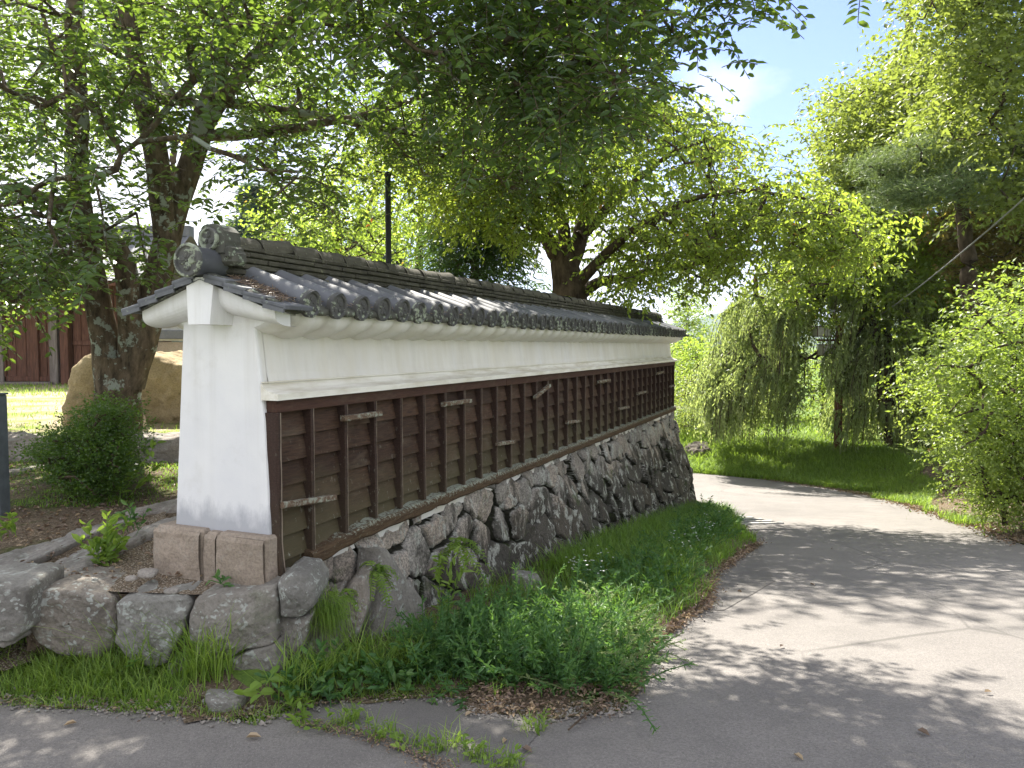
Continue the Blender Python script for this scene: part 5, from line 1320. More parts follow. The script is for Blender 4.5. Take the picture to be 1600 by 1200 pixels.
# red pine with needle pads
rg = np.random.default_rng(32)
def pine(label, base, pads, rg):
    b = P(*base); limbs = [[(*b, .24), (*P(1520, 500, base[2]), .18), (*P(1500, 300, base[2]), .13), (*P(1480, 150, base[2]), .06)]]
    T = np.concatenate([P(px, py, y)[None] + rg.normal(0, 1, (k, 3)) * [s_, s_, s_ * .34] for px, py, y, s_, k in pads])
    root = empty('pine_tree', b, label=label, cat='tree', group=FG); mb = skeleton(limbs, T, rg, rtip=.016)
    cr = MB(); n = len(T); m_ = 260; k = n * m_; c = np.repeat(T, m_, 0) + rg.normal(0, 1, (k, 3)) * [.24, .24, .10]
    d = nrm(rg.normal(0, 1, (k, 3)) * [1, 1, .5] + [0, 0, .5]); leaves(cr, c, d, nrm(rg.normal(0, 1, (k, 3))), .17, ratio=.07, lo=True, rg=rg)
    for V in mb.V: V -= b
    for V in cr.V: V -= b
    mb.build('trunk', M['bark2'], root, smooth=True); cr.build('crown', M['needle'], root)
pine('pine tree with flat soft needle pads reaching left in front of the tall trees', (1545, 790, 16.5), [(1385, 268, 15.5, .34, 14), (1440, 245, 15.5, .4, 14), (1450, 300, 15.2, .45, 18), (1500, 280, 15.6, .45, 16), (1410, 310, 15.2, .35, 12), (1560, 240, 16, .5, 14)], rg)

# ================================================================== WEEPING CHERRY
rg = np.random.default_rng(33)
Yw_ = 22.2; b = P(1400, 748, Yw_); b[2] = float(gz(b[0:1], b[1:2])[0]) - .1
def weeping():
    root = empty('weeping_cherry', b, label='large weeping tree trailing curtains of small leaves over the grassy bank', cat='tree')
    top = P(1370, 440, Yw_)
    limbs = [[(*b, .30), (*P(1395, 640, Yw_), .22), (*P(1385, 540, Yw_), .18), (*P(1372, 440, Yw_), .11), (*P(1350, 390, Yw_), .05)],
             [(*P(1395, 640, Yw_), .13), (*P(1440, 560, Yw_ + .3), .10), (*P(1460, 470, Yw_), .06)],
             [(*P(1385, 540, Yw_), .12), (*P(1320, 470, Yw_ - .5), .08), (*P(1240, 420, Yw_ - 1.2), .05), (*P(1180, 430, Yw_ - 1.8), .03)],
             [(*P(1372, 470, Yw_), .1), (*P(1400, 420, Yw_ - 1.0), .06), (*P(1440, 430, Yw_ - 1.8), .04)]]
    # strand heads: picture polygon of the crown's upper surface; lengths follow the photo's hem
    heads = []; Ls = []
    def hem(px):   # py of the lower end of the curtain
        return np.interp(px, [1110, 1150, 1200, 1240, 1262, 1275, 1300, 1330, 1360, 1400, 1440, 1480], [640, 700, 690, 690, 680, 600, 590, 720, 735, 742, 730, 700])
    topx = [1110, 1140, 1170, 1210, 1260, 1330, 1400, 1450, 1485]; topy_ = [600, 520, 450, 405, 385, 380, 400, 440, 500]
    nb = 0
    while nb < 155:
        px = rg.uniform(1125, 1480); f = rg.random() ** .9; ty = np.interp(px, topx, topy_); h = hem(px); py = ty + (h - ty) * f * .80; y = rg.uniform(Yw_ - 1.8, Yw_ + 1.5)
        if 1255 < px < 1312 and 440 < py < 700 and (y < 22.0 or f > .5): continue
        nb += 1; c = P(px, py, y); od = nrm((c - P(1385, 480, Yw_)) * [1, 1, 0] + rg.normal(0, .6, 3) * [1, 1, 0]); bl = rg.uniform(.6, 1.3); s0_ = rg.uniform(.6, 1.9)
        for t_ in np.sort(rg.random(15)):
            p = c + od * bl * (t_ - .4) + np.array([0, 0, .18 * bl - .55 * bl * t_ * t_]) + rg.normal(0, .06, 3); hx, hy = proj(p[None]); hz = P(px, hem(float(hx[0])), y)[2]
            ln = min(p[2] - hz, s0_ * rg.uniform(.5, 1.2))
            if ln > .15 and float(hx[0]) > 1108: heads.append(p); Ls.append(ln)
    heads = np.array(heads); Ls = np.array(Ls)
    mb = skeleton(limbs, heads[::5], rg, rtip=.010, wob=.05)
    c0 = P(1385, 480, Yw_); outd = nrm((heads - c0) * [1, 1, 0]); n = len(heads); nl = 34; cr = MB()
    # each head: 2 strands
    for rep in range(2):
        hp = heads + rg.normal(0, .12, (n, 3)); t = np.linspace(0, 1, nl)[None] + rg.uniform(-.4, .4, (n, nl)) / nl; t = np.clip(t, 0, 1.02)
        L_ = Ls[:, None]; hor = (outd + rg.normal(0, .35, (n, 3)) * [1, 1, 0])[:, None] * (.35 * L_ * (1 - (1 - t) ** 2))[..., None]
        p = hp[:, None] + hor; p[..., 2] += .10 * L_ * t - L_ * 1.0 * t ** 1.6
        ax = rg.normal(0, .45, p.shape) + [0, 0, -1.0]; nr = rg.normal(0, .6, p.shape) + outd[:, None] * .6 + [0, 0, .5]
        ti = np.clip(rg.random((n, 1)) * .5 + rg.random((n, nl)) * .5, 0, 1)
        leaves(cr, p.reshape(-1, 3), ax.reshape(-1, 3), nr.reshape(-1, 3), .115 * rg.uniform(.7, 1.2, n * nl), ratio=.36, lo=True, tint=ti.ravel(), rg=rg)
        st = np.linspace(0, 1, 6)
        for i in range(0, n, 2):
            q = hp[i] + np.outer(.42 * Ls[i] * (1 - (1 - st) ** 2), outd[i]); q[:, 2] += .10 * Ls[i] * st - Ls[i] * st ** 1.6
            mb.tube(q, .006, seg=3, cap=False)
    for V in mb.V: V -= b
    for V in cr.V: V -= b
    mb.build('trunk', M['bark2'], root, smooth=True); cr.build('crown', M['leaf_weep'], root)
weeping()
rg = np.random.default_rng(34)
simple_tree('broadleaf_tree', 'tree hung with dark vine leaves above the lanterns, in front of the weeping curtains', (1392, 745, 21.4), 5.6, [(1200, 400), (1250, 360), (1320, 350), (1380, 380), (1390, 440), (1340, 470), (1300, 500), (1250, 500), (1210, 460)], 70, (19.8, 22), 'leaf_cherry', rg, ls=.13, Lt=.45, spread=.3, tr=.13)

# ================================================================== HEDGE AND SHRUBS AT RIGHT
rg = np.random.default_rng(35)
HG = 'shrubs along the right edge of the road'
simple_tree('hedge_shrub', 'large pale yellow-green shrub with layered sprays at the right edge', (1570, 790, 11.5), 2.6,
    [(1440, 600), (1470, 540), (1520, 480), (1570, 440), (1700, 400), (1760, 560), (1740, 720), (1600, 760), (1510, 700), (1480, 640)], 190, (9.6, 13.5), 'leaf_hedge', rg, group=HG, sep=9, ls=.075, Lt=.42, spread=.24, m_tw=18, nl=9, up=.1, flat=.9, hang=.1, droop=.25, cat='shrub', tr=.06)
simple_tree('hedge_shrub', 'lower rounded shrub with small leaves beside the leaf litter, bottom of the right edge', (1570, 820, 10.2), 1.0,
    [(1500, 700), (1540, 640), (1620, 620), (1700, 640), (1710, 800), (1620, 815), (1540, 800), (1505, 760)], 120, (9.4, 11.4), 'leaf_hedge', rg, group=HG, sep=8, ls=.048, Lt=.3, spread=.2, m_tw=20, nl=10, up=.2, cat='shrub', tr=.04)
simple_tree('hedge_shrub', 'darker shrub leaning over the shaded ground behind the pale shrub', (1500, 760, 15.5), 2.0,
    [(1440, 560), (1500, 560), (1600, 600), (1600, 740), (1510, 730), (1470, 670), (1430, 620)], 70, (14.5, 17), 'leaf_cherry', rg, group=HG, sep=9, ls=.09, Lt=.45, spread=.3, cat='shrub', tr=.06)
BB = 'bushes beyond the far end of the wall'
for i, (lab, poly, Yr, mt, ls, n) in enumerate((
    ('pale bush with fine grey-green leaves right of the wall end', [(1052, 600), (1075, 580), (1110, 590), (1130, 640), (1130, 695), (1060, 690)], (25, 28), 'leaf_forest', .11, 60),
    ('feathery light green bush rising above the wall end', [(1048, 540), (1080, 525), (1120, 545), (1135, 600), (1100, 610), (1050, 620)], (29, 33), 'leaf_bright', .12, 60),
    ('tall thin pale tree above the wall end, against the bright sky', [(1045, 470), (1075, 440), (1098, 470), (1100, 560), (1045, 560)], (34, 38), 'leaf_hedge', .13, 45),
    ('yellowish bush behind the lantern post', [(1220, 560), (1300, 540), (1340, 600), (1330, 690), (1230, 690)], (27, 30), 'leaf_hedge', .12, 60),
    ('low bush behind the weeping curtains, left part', [(1130, 580), (1230, 560), (1240, 680), (1140, 700)], (28, 31), 'leaf_forest', .12, 55),
    ('wide dark bush below the far trees right of the weeping tree', [(1340, 600), (1500, 600), (1520, 720), (1360, 735)], (27, 30), 'leaf_dark', .15, 70),
    ('far green thicket across the field behind the wall end', [(900, 520), (1130, 545), (1160, 590), (1150, 640), (900, 620)], (48, 56), 'leaf_forest', .3, 90))):
    cx = sum(p[0] for p in poly) / len(poly); Ym = sum(Yr) / 2; zb = float(gz(np.array([0.]), np.array([Ym]))[0]) + (.3 if Ym < 40 else 0); py = 540 + (CAMZ - zb) * F / Ym
    k = 1 if ls < .2 else 2.5
    simple_tree('bush', lab, (cx, py, Ym), P(cx, min(p[1] for p in poly) + 25, Ym)[2], poly, n, Yr, mt, rg, group=BB, sep=6, ls=ls, Lt=.55 * k, spread=.36 * k, cat='bush', tr=.06, m_tw=16)

# ================================================================== GROUND PLANTS
rg = np.random.default_rng(41)
def blades(mb, base, h, w_, lean, rg, tint=None):
    n = len(base); a = rg.uniform(0, 6.283, n); d = np.stack([np.cos(a), np.sin(a), a * 0], 1); s_ = np.stack([-np.sin(a), np.cos(a), a * 0], 1)
    h = np.broadcast_to(h, (n,))[:, None]; ln = (lean * rg.uniform(.3, 1.6, n))[:, None]; w_ = np.broadcast_to(w_, (n,))[:, None]
    V = []
    for t, k in ((0, 1.), (.4, .9), (.75, .55), (1., .04)):
        c = base + np.array([0, 0, 1.]) * h * (t - .25 * ln * t * t) + d * h * ln * t * t; V += [c - s_ * w_ * k, c + s_ * w_ * k]
    V = np.stack(V, 1); b = np.arange(n)[:, None] * 8
    Fq = np.concatenate([b + np.array([[0, 1, 3, 2]]), b + np.array([[2, 3, 5, 4]]), b + np.array([[4, 5, 7, 6]])])
    t = rg.random(n) if tint is None else tint; mb.add(V.reshape(-1, 3), Fq, tint=np.repeat(t, 8))
def scatter(poly, n, rg, zf=gz, world=False, clump=0):
    """points on the ground inside an outline given in picture pixels (or metres)"""
    if not world: poly = [Gp(*p) for p in poly]
    a = np.array(poly); lo = a.min(0); hi = a.max(0); out_ = np.zeros((0, 2))
    while len(out_) < n:
        p = rg.uniform(lo, hi, (n * 3, 2)); m_ = inpoly(p[:, 0], p[:, 1], poly)
        if clump: m_ &= fbm(np.c_[p, p[:, 0] * 0], clump, 5, 3) > rg.normal(0, .35, len(p))
        out_ = np.concatenate([out_, p[m_]])
    out_ = out_[:n]; return np.c_[out_, zf(out_[:, 0], out_[:, 1])]
def stuff(mb, name, mat, label, cat):
    o = mb.build(name, mat); tag(o, label, cat, kind='stuff'); return o
WP = [(tuple(W(u_, v_, 0)[:2])) for u_, v_ in ((-.5, -.25), (0, -.9), (1.2, -1.15), (2.3, -1.35), (3.5, -1.3), (5, -1.1), (7, -1.2), (9, -1.45), (10.6, -1.9), (11.5, -1.6), (11.4, -.3), (10.9, -.45), (0, -.1))]
VGP = [Gp(*p) for p in ((430, 1105), (520, 1085), (700, 1080), (780, 1100), (960, 1100), (985, 1050), (1000, 1008), (1060, 970), (1108, 938), (1118, 898), (1150, 868), (1185, 848), (1165, 830), (1135, 802), (1095, 796))] + [tuple(W(11.2, -.35, 0)[:2]), tuple(W(6, -.25, 0)[:2]), tuple(W(1.2, -.2, 0)[:2]), tuple(W(-.3, -.22, 0)[:2])]
mb = MB(); p = scatter(VGP, 15000, rg, world=True, clump=1.2); p = p[~inpoly(p[:, 0], p[:, 1], ROAD)]; u_, v_ = toUV(p[:, 0], p[:, 1]); 
hh = np.where(u_ < 1.6, .07, np.where(u_ < 3.8, .14, .11)) * rg.uniform(.5, 1.5, len(p)); blades(mb, p, hh, .0035, .7, rg)
p = scatter([tuple(W(a, b, 0)[:2]) for a, b in ((3.2, -1.7), (5, -1.2), (10.8, -1.8), (11.3, -.5), (6, -.35), (3.2, -.3))], 17000, rg, world=True); p = p[(~inpoly(p[:, 0], p[:, 1], ROAD)) & (p[:, 1] < Gp(1120, 803)[1])]; blades(mb, p, .17 * rg.uniform(.5, 1.6, len(p)), .0045, .8, rg)
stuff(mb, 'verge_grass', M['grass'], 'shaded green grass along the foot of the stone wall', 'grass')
# leafy weeds: tall mugwort mass
mb = MB(); tw = MB()
WZ = [Gp(*p) for p in ((650, 1070), (660, 1040), (720, 1020), (800, 1000), (880, 985), (960, 985), (1000, 1015), (985, 1060), (960, 1100), (860, 1100), (760, 1085))]
p = scatter(WZ, 300, rg, world=True)
sprays(mb, p, 1, 34, .30, .042, rg, up=1.8, droop=.06, mode='alt', ratio=.26, spread=.02, twig=tw, flat=.7)
p3_ = scatter(WZ, 45, rg, world=True); sprays(mb, p3_, 2, 40, .50, .034, rg, up=1.8, droop=.25, mode='alt', ratio=.22, spread=.02, twig=tw, flat=.5)
p2_ = scatter(WZ, 120, rg, world=True); sprays(mb, p2_ + [0, 0, .05], 3, 12, .20, .045, rg, up=.9, droop=.1, mode='alt', ratio=.34, spread=.05, twig=tw, flat=.8)
WZ2 = [Gp(*p) for p in ((880, 960), (960, 900), (1040, 860), (1100, 800), (1150, 830), (1090, 880), (1050, 940), (990, 990))]
p = scatter(WZ2, 380, rg, world=True); p = p[~inpoly(p[:, 0], p[:, 1], ROAD)]; sprays(mb, p, 2, 14, .24, .05, rg, up=1.2, droop=.1, mode='alt', ratio=.4, spread=.05, twig=tw, flat=.8)
p = scatter([Gp(*q) for q in ((450, 1090), (520, 1060), (640, 1050), (700, 1070), (620, 1085), (480, 1110))], 60, rg, world=True); sprays(mb, p, 2, 9, .16, .05, rg, up=1.1, droop=.1, mode='alt', ratio=.45, spread=.03, twig=tw, flat=.8)
tw.build; mb2_ = mb
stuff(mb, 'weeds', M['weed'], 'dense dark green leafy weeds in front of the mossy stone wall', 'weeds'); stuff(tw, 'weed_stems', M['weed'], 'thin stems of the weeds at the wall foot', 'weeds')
# pale sunlit mugwort at the road side
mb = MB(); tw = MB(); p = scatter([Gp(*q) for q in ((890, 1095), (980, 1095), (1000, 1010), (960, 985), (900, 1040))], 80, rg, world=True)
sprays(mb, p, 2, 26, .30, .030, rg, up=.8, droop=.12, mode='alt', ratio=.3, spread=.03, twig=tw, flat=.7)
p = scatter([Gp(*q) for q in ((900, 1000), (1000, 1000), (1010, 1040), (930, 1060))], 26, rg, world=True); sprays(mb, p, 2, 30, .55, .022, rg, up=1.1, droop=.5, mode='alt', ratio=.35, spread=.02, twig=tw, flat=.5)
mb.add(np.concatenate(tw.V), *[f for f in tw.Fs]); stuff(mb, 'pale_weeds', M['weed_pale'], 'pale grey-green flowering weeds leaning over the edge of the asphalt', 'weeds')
# crumbled grit along the broken asphalt edge
mb = MB(); EL0 = [Gp(*q) for q in ((-60, 1086), (0, 1095), (250, 1113), (400, 1126), (520, 1092), (620, 1090), (715, 1088), (760, 1115), (860, 1122), (975, 1110), (990, 1060), (1004, 1012), (1060, 975), (1108, 945), (1116, 900), (1150, 872), (1186, 850))]
a = np.array(EL0); seg = np.diff(a, axis=0); L_ = np.hypot(*seg.T); n = 5200; i = rg.choice(len(seg), n, p=L_ / L_.sum()); q = a[i] + seg[i] * rg.random((n, 1)) + rg.normal(0, .05, (n, 2))
z_ = np.maximum(gz(q[:, 0], q[:, 1]), pz(q[:, 1])) + .007; c = np.c_[q, z_]; s_ = (.004 + .009 * rg.random(n) ** 3)[:, None]
oct_ = np.array([[1, 0, 0], [0, 1, 0], [-1, 0, 0], [0, -1, 0], [0, 0, .7], [0, 0, -.7]]); Vv = c[:, None] + (oct_[None] + rg.normal(0, .25, (n, 6, 3))) * s_[:, None]
b_ = np.arange(n)[:, None] * 6; mb.add(Vv.reshape(-1, 3), *[b_ + np.array([f]) for f in ([0, 1, 4], [1, 2, 4], [2, 3, 4], [3, 0, 4], [1, 0, 5], [2, 1, 5], [3, 2, 5], [0, 3, 5])], tint=np.repeat(rg.random(n), 6))
stuff(mb, 'grit', M['kerbstone'], 'loose grit crumbling along the broken edge of the asphalt', 'grit')
g = scatter([Gp(*q) for q in ((-60, 1090), (250, 1108), (400, 1122), (520, 1086), (640, 1082), (730, 1082), (730, 1092), (520, 1098), (400, 1134), (250, 1118), (-60, 1100))], 900, rg, world=True)
mb = MB(); blades(mb, g, .045 * rg.uniform(.4, 1.8, len(g)), .0025, 1.1, rg); stuff(mb, 'edge_grass', M['grass_bright'], 'short grass creeping over the edge of the foreground asphalt', 'grass')
# tiny white flowers
mb = MB(); p = np.concatenate([scatter([Gp(*q) for q in ((880, 930), (950, 915), (960, 950), (900, 960))], 40, rg, world=True), scatter([Gp(*q) for q in ((1040, 880), (1130, 840), (1110, 890), (1060, 920))], 60, rg, world=True)]); p[:, 2] += rg.uniform(.18, .36, len(p))
for q in range(4):
    a = q * math.pi / 2; d = np.tile([math.cos(a), math.sin(a), .25], (len(p), 1)); leaves(mb, p, d, np.tile([0, 0, 1.], (len(p), 1)) + rg.normal(0, .2, (len(p), 3)), .011, ratio=.7, lo=True, rg=rg)
stuff(mb, 'wildflowers', M['flower'], 'tiny white flowers scattered over the weeds by the wall', 'flowers')
# left foreground grass
mb = MB()
LG = [Gp(*p) for p in ((-100, 1010), (60, 1018), (180, 1030), (280, 1060), (300, 1100), (400, 1118), (250, 1108), (0, 1090), (-100, 1085))]
p = scatter(LG, 3600, rg, world=True, clump=2.0); blades(mb, p, .085 * rg.uniform(.5, 1.6, len(p)), .0028, .8, rg)
for cx, cy, k, h_ in ((215, 1062, 130, .30), (235, 1070, 90, .24), (330, 1085, 130, .27), (350, 1075, 100, .16), (120, 1060, 160, .14), (30, 1040, 160, .12), (80, 1080, 110, .13), (300, 1080, 90, .22), (460, 1095, 90, .2), (500, 1080, 100, .18), (560, 1060, 120, .22), (600, 1070, 90, .2), (165, 1080, 100, .15), (640, 1062, 100, .2), (-20, 1060, 120, .14)):
    g = Gp(cx, cy); a = np.c_[g[0] + rg.normal(0, .05, k), g[1] + rg.normal(0, .05, k)]; a = np.c_[a, gz(a[:, 0], a[:, 1])]; blades(mb, a, h_ * rg.uniform(.5, 1.5, k), .0032, .75, rg)
stuff(mb, 'foreground_grass', M['grass_bright'], 'tufts of fresh green grass between the front stones and the asphalt', 'grass')
# bank grass
mb = MB(); BK = [OUT[7], OUT[6], OUT[5], OUT[4], (8.6, 17.2), (10.0, 18.5), (10.5, 24), (5.2, 26.5), (4.6, 24)]
p = scatter(BK, 42000, rg, world=True); blades(mb, p, np.clip(.17 + .1 * (p[:, 1] - 21) / 4, .15, .4) * rg.uniform(.5, 1.5, len(p)), .009, .8, rg)
p = scatter([(4.8, 25.5), (10.6, 23), (14, 30), (5.5, 40), (2, 36), (3.5, 27)], 15000, rg, world=True); blades(mb, p, .35 * rg.uniform(.5, 1.5, len(p)), .014, .8, rg)
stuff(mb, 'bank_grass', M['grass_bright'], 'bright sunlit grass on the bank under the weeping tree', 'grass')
mb = MB(); p = scatter([Gp(*q) for q in ((1360, 778), (1420, 760), (1470, 775), (1440, 800), (1500, 822), (1540, 822), (1450, 795))], 5000, rg, world=True, clump=1.); blades(mb, p, .13 * rg.uniform(.5, 1.5, len(p)), .006, .8, rg)
stuff(mb, 'roadside_grass', M['grass_bright'], 'thin grass tufts at the right road edge beside the leaf litter', 'grass')
# lawn grass
mb = MB(); lz_ = lambda X, Y: .66 + 0 * X
p = scatter([(-9, 14), (-4, 14), (-1.5, 18), (-14, 18)], 3000, rg, zf=lz_, world=True); blades(mb, p, .09 * rg.uniform(.5, 1.5, len(p)), .006, .6, rg)
p = scatter([(-7, 7.7), (-2.1, 7.7), (-2.3, 9.6), (-6, 13), (-9, 13)], 2200, rg, zf=lz_, world=True, clump=1.1); blades(mb, p, .055 * rg.uniform(.5, 1.5, len(p)), .0035, .7, rg)
stuff(mb, 'lawn_grass', M['grass_bright'], 'patchy sunlit grass on the lawn in front of the gatehouse', 'grass')
mb = MB(); p = scatter([(-5.2, 5.3), (-2.1, 5.6), (-2.0, 7.3), (-5.6, 7.3)], 6000, rg, zf=tz, world=True, clump=1.4); blades(mb, p, .03 * rg.uniform(.5, 1.6, len(p)), .003, .6, rg)
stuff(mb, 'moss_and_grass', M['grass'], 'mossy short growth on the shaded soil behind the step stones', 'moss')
# hanging tuft on the stones
g = W(.13, -.26, .22); mb = MB(); n = 420; b_ = g + rg.normal(0, 1, (n, 3)) * [.05, .04, .04]; a = rg.normal(0, .35, n) - .3
V = []; w_ = .0016
d = UD[None] * a[:, None] * .6 - VN[None] * rg.uniform(.15, .5, n)[:, None]; L_ = rg.uniform(.10, .24, n)[:, None]
for t, k in ((0, 1.), (.4, .9), (.75, .6), (1., .05)):
    c = b_ + d * L_ * (t ** .6) + np.array([0, 0, 1.]) * L_ * (.35 * t - 1.15 * t * t); V += [c - UD * w_ * k, c + UD * w_ * k]
V = np.stack(V, 1); b = np.arange(n)[:, None] * 8; mb.add(V.reshape(-1, 3), np.concatenate([b + np.array([[0, 1, 3, 2]]), b + np.array([[2, 3, 5, 4]]), b + np.array([[4, 5, 7, 6]])]), tint=np.repeat(rg.random(n), 8))
tag(mb.build('grass_tuft', M['grass_bright']), 'grass tuft hanging down between the footing stones under the dark post', 'grass tuft')
# ferns
def fern(name, loc, n, L_, label, mat='grass_bright', out=None, group='ferns on the stone wall'):
    mb = MB(); T = np.tile(np.array(loc, float), (1, 1)); o_ = None if out is None else np.tile(out, (1, 1))
    sprays(mb, T, n, 26, L_, L_ * .22, rg, up=.5, droop=.9, mode='pinnate', ratio=.26, spread=.01, twig=mb, flat=.9, out=o_)
    for V in mb.V: V -= np.array(loc)
    o = mb.build(name, M[mat]); o.location = tuple(loc); tag(o, label, 'fern', group)
fern('fern', W(.62, -.24, .26), 9, .17, 'fern growing in the joint above the triangular stone', out=-VN * 1.0 + [0, 0, -.2])
fern('fern', W(1.75, -.22, .16), 10, .22, 'fern sprouting from the middle of the dark mossy stone wall', out=-VN * 1.0 + [0, 0, -.2])
fern('fern', W(.26, -.26, .22), 6, .15, 'small bright fern beside the hanging grass tuft', out=-VN * 1.0)
g = Gp(262, 1060); fern('fern', (g[0], g[1] - .05, float(gz(g[0], g[1])) + .06), 4, .15, 'small yellow-green fern frond at the foot of the footing stone', group=None)
# leafy single plants
def herb(loc, h_, nst, nl, ls, label, cat='plant', mat='weed', name='leafy_plant', ratio=.42, group=None, spread=.03, up=3.2):
    mb = MB(); sprays(mb, np.array([loc], float), nst, nl, h_, ls, rg, up=up, droop=.05, mode='alt', ratio=ratio, spread=spread, twig=mb, flat=.7, hang=.15)
    for V in mb.V: V -= np.array(loc)
    o = mb.build(name, M[mat]); o.location = tuple(loc); tag(o, label, cat, group); return o
a = at_z(172, 882, .34); herb(a, .30, 9, 16, .07, 'bushy nettle-like plant growing between the front stones and the step stones', mat='grass_bright')
a = at_z(188, 778, .47); herb(a, .55, 4, 14, .085, 'tall weed with long drooping leaves right beside the clipped shrub', mat='grass_bright', spread=.04)
a = at_z(20, 838, .45); herb(a, .18, 4, 9, .06, 'small leafy plant by the step stones at the left edge', mat='grass_bright')
a = at_z(345, 912, .36); herb(a, .05, 5, 3, .05, 'tiny seedling with pointed leaves on the dark moss below the granite base', up=.3, spread=.002)
a = at_z(212, 830, .46); herb(a, .16, 5, 8, .05, 'low leafy weed on the step stone next to the white wall')
g = Gp(700, 1010); herb((g[0] - .05, g[1] + .1, float(gz(*g)) + .05), .42, 3, 22, .075, 'upright pointed-leaf weed standing against the triangular stone', mat='grass_bright', ratio=.3)
for (px, py, s_, lab) in ((420, 1105, .10, 'broad-leaved rosette plant at the asphalt edge below the corner stones'), (475, 1125, .07, 'low round-leaved plant between rosette and cracked asphalt'), (210, 1078, .06, 'dark glossy low plant in the grass under the squarish pale stone')):
    g = Gp(px, py); herb((g[0], g[1], float(gz(*g)) + .02), s_, 9, 3, s_ * .75, lab, mat='weed' if px == 210 else 'grass_bright', ratio=.55, up=.5, spread=.05)
# weeds in the asphalt crack
mb = MB()
for px, py, k in ((550, 1130, 10), (600, 1150, 8), (640, 1165, 5), (700, 1165, 7), (740, 1185, 9), (790, 1200, 8), (835, 1140, 6), (680, 1178, 4), (520, 1140, 5)):
    g = Gp(px, py); T_ = np.array([[g[0], g[1], float(pz(g[1])) + .005]]); sprays(mb, T_, k, 5, .08, .032, rg, up=.8, droop=.1, mode='alt', ratio=.5, spread=.025, flat=.9)
    a = np.tile(T_, (k * 6, 1)) + rg.normal(0, .035, (k * 6, 3)) * [1, 1, 0]; blades(mb, a, .07 * rg.uniform(.5, 1.4, k * 6), .002, .9, rg)
stuff(mb, 'crack_weeds', M['grass_bright'], 'little weeds growing along the crack in the foreground asphalt', 'weeds')
# leaf litter
def litter(mb, p, s_, rg, lift=.006):
    n = len(p); p = p + [0, 0, lift] + rg.uniform(0, 1, (n, 1)) * [0, 0, .006]; leaves(mb, p, rg.normal(0, 1, (n, 3)) * [1, 1, .12], np.tile([0, 0, 1.], (n, 1)) + rg.normal(0, .25, (n, 3)), s_ * rg.uniform(.5, 1.3, n), ratio=.45, fold=.5, rg=rg)
mb = MB(); litter(mb, scatter([Gp(*q) for q in ((725, 1085), (800, 1075), (960, 1085), (975, 1110), (860, 1122), (760, 1116))], 900, rg, world=True, clump=2.5, zf=lambda X, Y: gz(X, Y) + .018), .024, rg)
litter(mb, scatter([Gp(*q) for q in ((990, 1040), (1060, 960), (1115, 900), (1150, 862), (1190, 850), (1155, 878), (1120, 905), (1110, 950), (1062, 985), (1008, 1018))], 900, rg, world=True, zf=lambda X, Y: gz(X, Y) + .018), .04, rg)
litter(mb, scatter(RV, 6000, rg, world=True, zf=lambda X, Y: gz(X, Y) + .015, clump=.5), .055, rg)
litter(mb, scatter([(-5.2, 4.9), (-2.1, 4.6), (-2.0, 7.3), (-5.6, 7.3)], 1500, rg, zf=tz, world=True, clump=1.4), .035, rg)
litter(mb, scatter([(-2.9, 4.1), (-1.4, 4.05), (-1.6, 4.7), (-2.6, 5.0)], 260, rg, zf=lambda X, Y: tz(X, Y) + .03, world=True), .03, rg)
def along(poly, n, sd):
    a = np.array(poly); seg = np.diff(a, axis=0); L_ = np.hypot(*seg.T); i = rg.choice(len(seg), n, p=L_ / L_.sum()); t = rg.random((n, 1)); q = a[i] + seg[i] * t + rg.normal(0, sd, (n, 2)); return q
EL = [Gp(*q) for q in ((-60, 1086), (0, 1095), (250, 1113), (400, 1126), (520, 1092), (620, 1090), (715, 1088), (760, 1115), (860, 1122), (975, 1110), (990, 1060), (1004, 1012), (1060, 975), (1108, 945), (1116, 900), (1150, 872), (1186, 850), (1165, 830), (1135, 802))]
q = along(EL, 2600, .045); litter(mb, np.c_[q, np.maximum(gz(q[:, 0], q[:, 1]), pz(q[:, 1])) + .008], .020, rg)
q = along(OUT[:6], 2500, .12); litter(mb, np.c_[q, gz(q[:, 0], q[:, 1]) + .01], .045, rg)
q = along([Gp(*z_) for z_ in ((470, 1132), (560, 1150), (640, 1178), (720, 1215))], 500, .03); litter(mb, np.c_[q, pz(q[:, 1]) + .006], .016, rg)
stuff(mb, 'leaf_litter', M['dryleaf'], 'brown dry leaves scattered over the verges and soil', 'leaf litter')
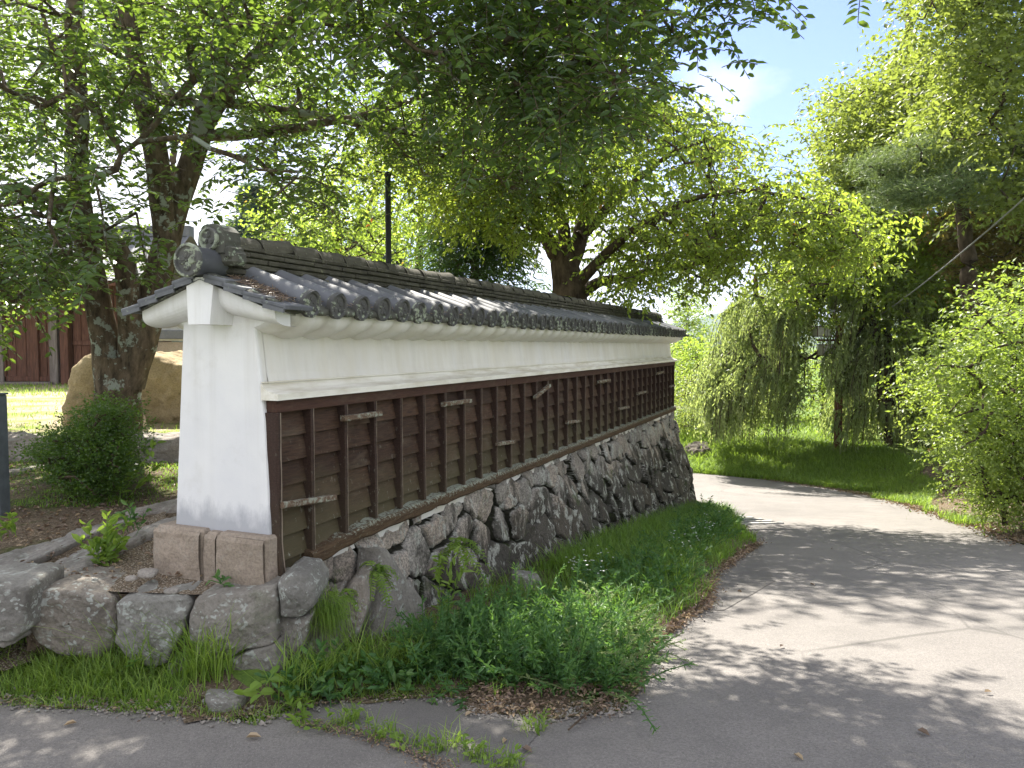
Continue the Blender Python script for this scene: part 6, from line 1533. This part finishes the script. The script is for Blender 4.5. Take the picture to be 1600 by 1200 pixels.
# single leaves lying on the road
for i, (px, py, s_, lab) in enumerate(((384, 1156, .05, 'yellow oval leaf lying on the dark asphalt at the bottom left'), (120, 1132, .04, 'small yellow leaf on the asphalt near the left edge'), (360, 1123, .035, 'pale leaf at the asphalt edge below the small flat stone'), (727, 1122, .035, 'yellow leaf on the dark asphalt patch beside the leaf litter'),
        (1433, 1144, .045, 'dark curled leaf on the shaded road at the lower right'), (880 / 2 + 800, 1182, .04, 'yellow leaf in a bright fleck near the bottom of the road'), (815, 1172, .045, 'brown curled leaf on the asphalt right of the crack weeds'), (1219, 1013, .03, 'small leaf in the middle of the dappled road'), (1266, 914, .04, 'dark leaf on the road beside the repaired strip'), (1152, 925, .035, 'pair of dry leaves lying on the repaired strip'), (790, 1158, .03, 'little pale leaf between crack weeds and leaf litter'), (1300, 860, .04, 'leaf on the far sunlit part of the road'), (1538, 1084, .03, 'small yellow leaf in sun near the right edge of the road'))):
    g = Gp(px, py); mb = MB(); a = rg.uniform(0, 6.28); leaves(mb, np.array([[0, 0, .004]]), np.array([[math.cos(a), math.sin(a), .08]]), np.array([[0, 0, 1.]]) + rg.normal(0, .15, (1, 3)), s_ * 1.3, ratio=.5, fold=.45, tint=np.array([.95 if 'yellow' in lab or 'pale' in lab else .2]), rg=rg)
    o = mb.build('fallen_leaf', M['dryleaf']); o.location = (g[0], g[1], float(pz(g[1])) + .006); tag(o, lab, 'leaf', 'single leaves on the road')
a = np.array([*Gp(888, 1146), 0]); b_ = np.array([*Gp(936, 1110), 0]); a[2] = pz(a[1]) + .016; b_[2] = pz(b_[1]) + .03
mb = MB(); mb.tube([a, (a + b_) / 2 + [.01, 0, .012], b_], [.004, .005, .003], seg=6); tag(mb.build('fallen_stick', M['bark2']), 'thin dry stick lying across the edge of the leaf litter', 'stick')

# ================================================================== CLIPPED SHRUB
rg = np.random.default_rng(51)
T = fill([(58, 722), (75, 690), (120, 675), (140, 640), (185, 636), (205, 665), (205, 720), (190, 765), (150, 775), (100, 755)], 150, (5.5, 6.3), rg, sep=4)
b = at_z(150, 770, .46); root = empty('azalea_shrub', b, label='low dark green clipped shrub in front of the lawn kerb and boulders', cat='shrub')
mb = skeleton([[(*b, .03), (b[0] - .05, b[1], b[2] + .25, .02)]], T, rg, rtip=.005, wob=.01); cr = MB()
sprays(cr, T, 34, 5, .12, .026, rg, up=.4, droop=.0, mode='alt', ratio=.5, spread=.07, lo=True, flat=.8)
for q in (mb, cr):
    for V in q.V: V -= b
mb.build('stems', M['bark2'], root); cr.build('foliage', M['shrub'], root)
T = np.array([at_z(205, 705, .5) + [0, .6, .2]]) 

# ================================================================== HAZE
hz = bpy.data.materials.new('haze_air'); hz.use_nodes = True; t_ = hz.node_tree; t_.nodes.clear(); oo = N(t_, 'ShaderNodeOutputMaterial'); pv = N(t_, 'ShaderNodeVolumePrincipled')
pv.inputs['Color'].default_value = (.72, .84, 1, 1); pv.inputs['Density'].default_value = .00014; pv.inputs['Anisotropy'].default_value = .2; t_.links.new(pv.outputs[0], oo.inputs['Volume'])
mb = MB(); mb.box((-3600, -80, -25), (3600, 2300, 165)); o = mb.build('haze', hz); tag(o, 'thin bluish summer haze over the far hills', 'haze', kind='stuff')
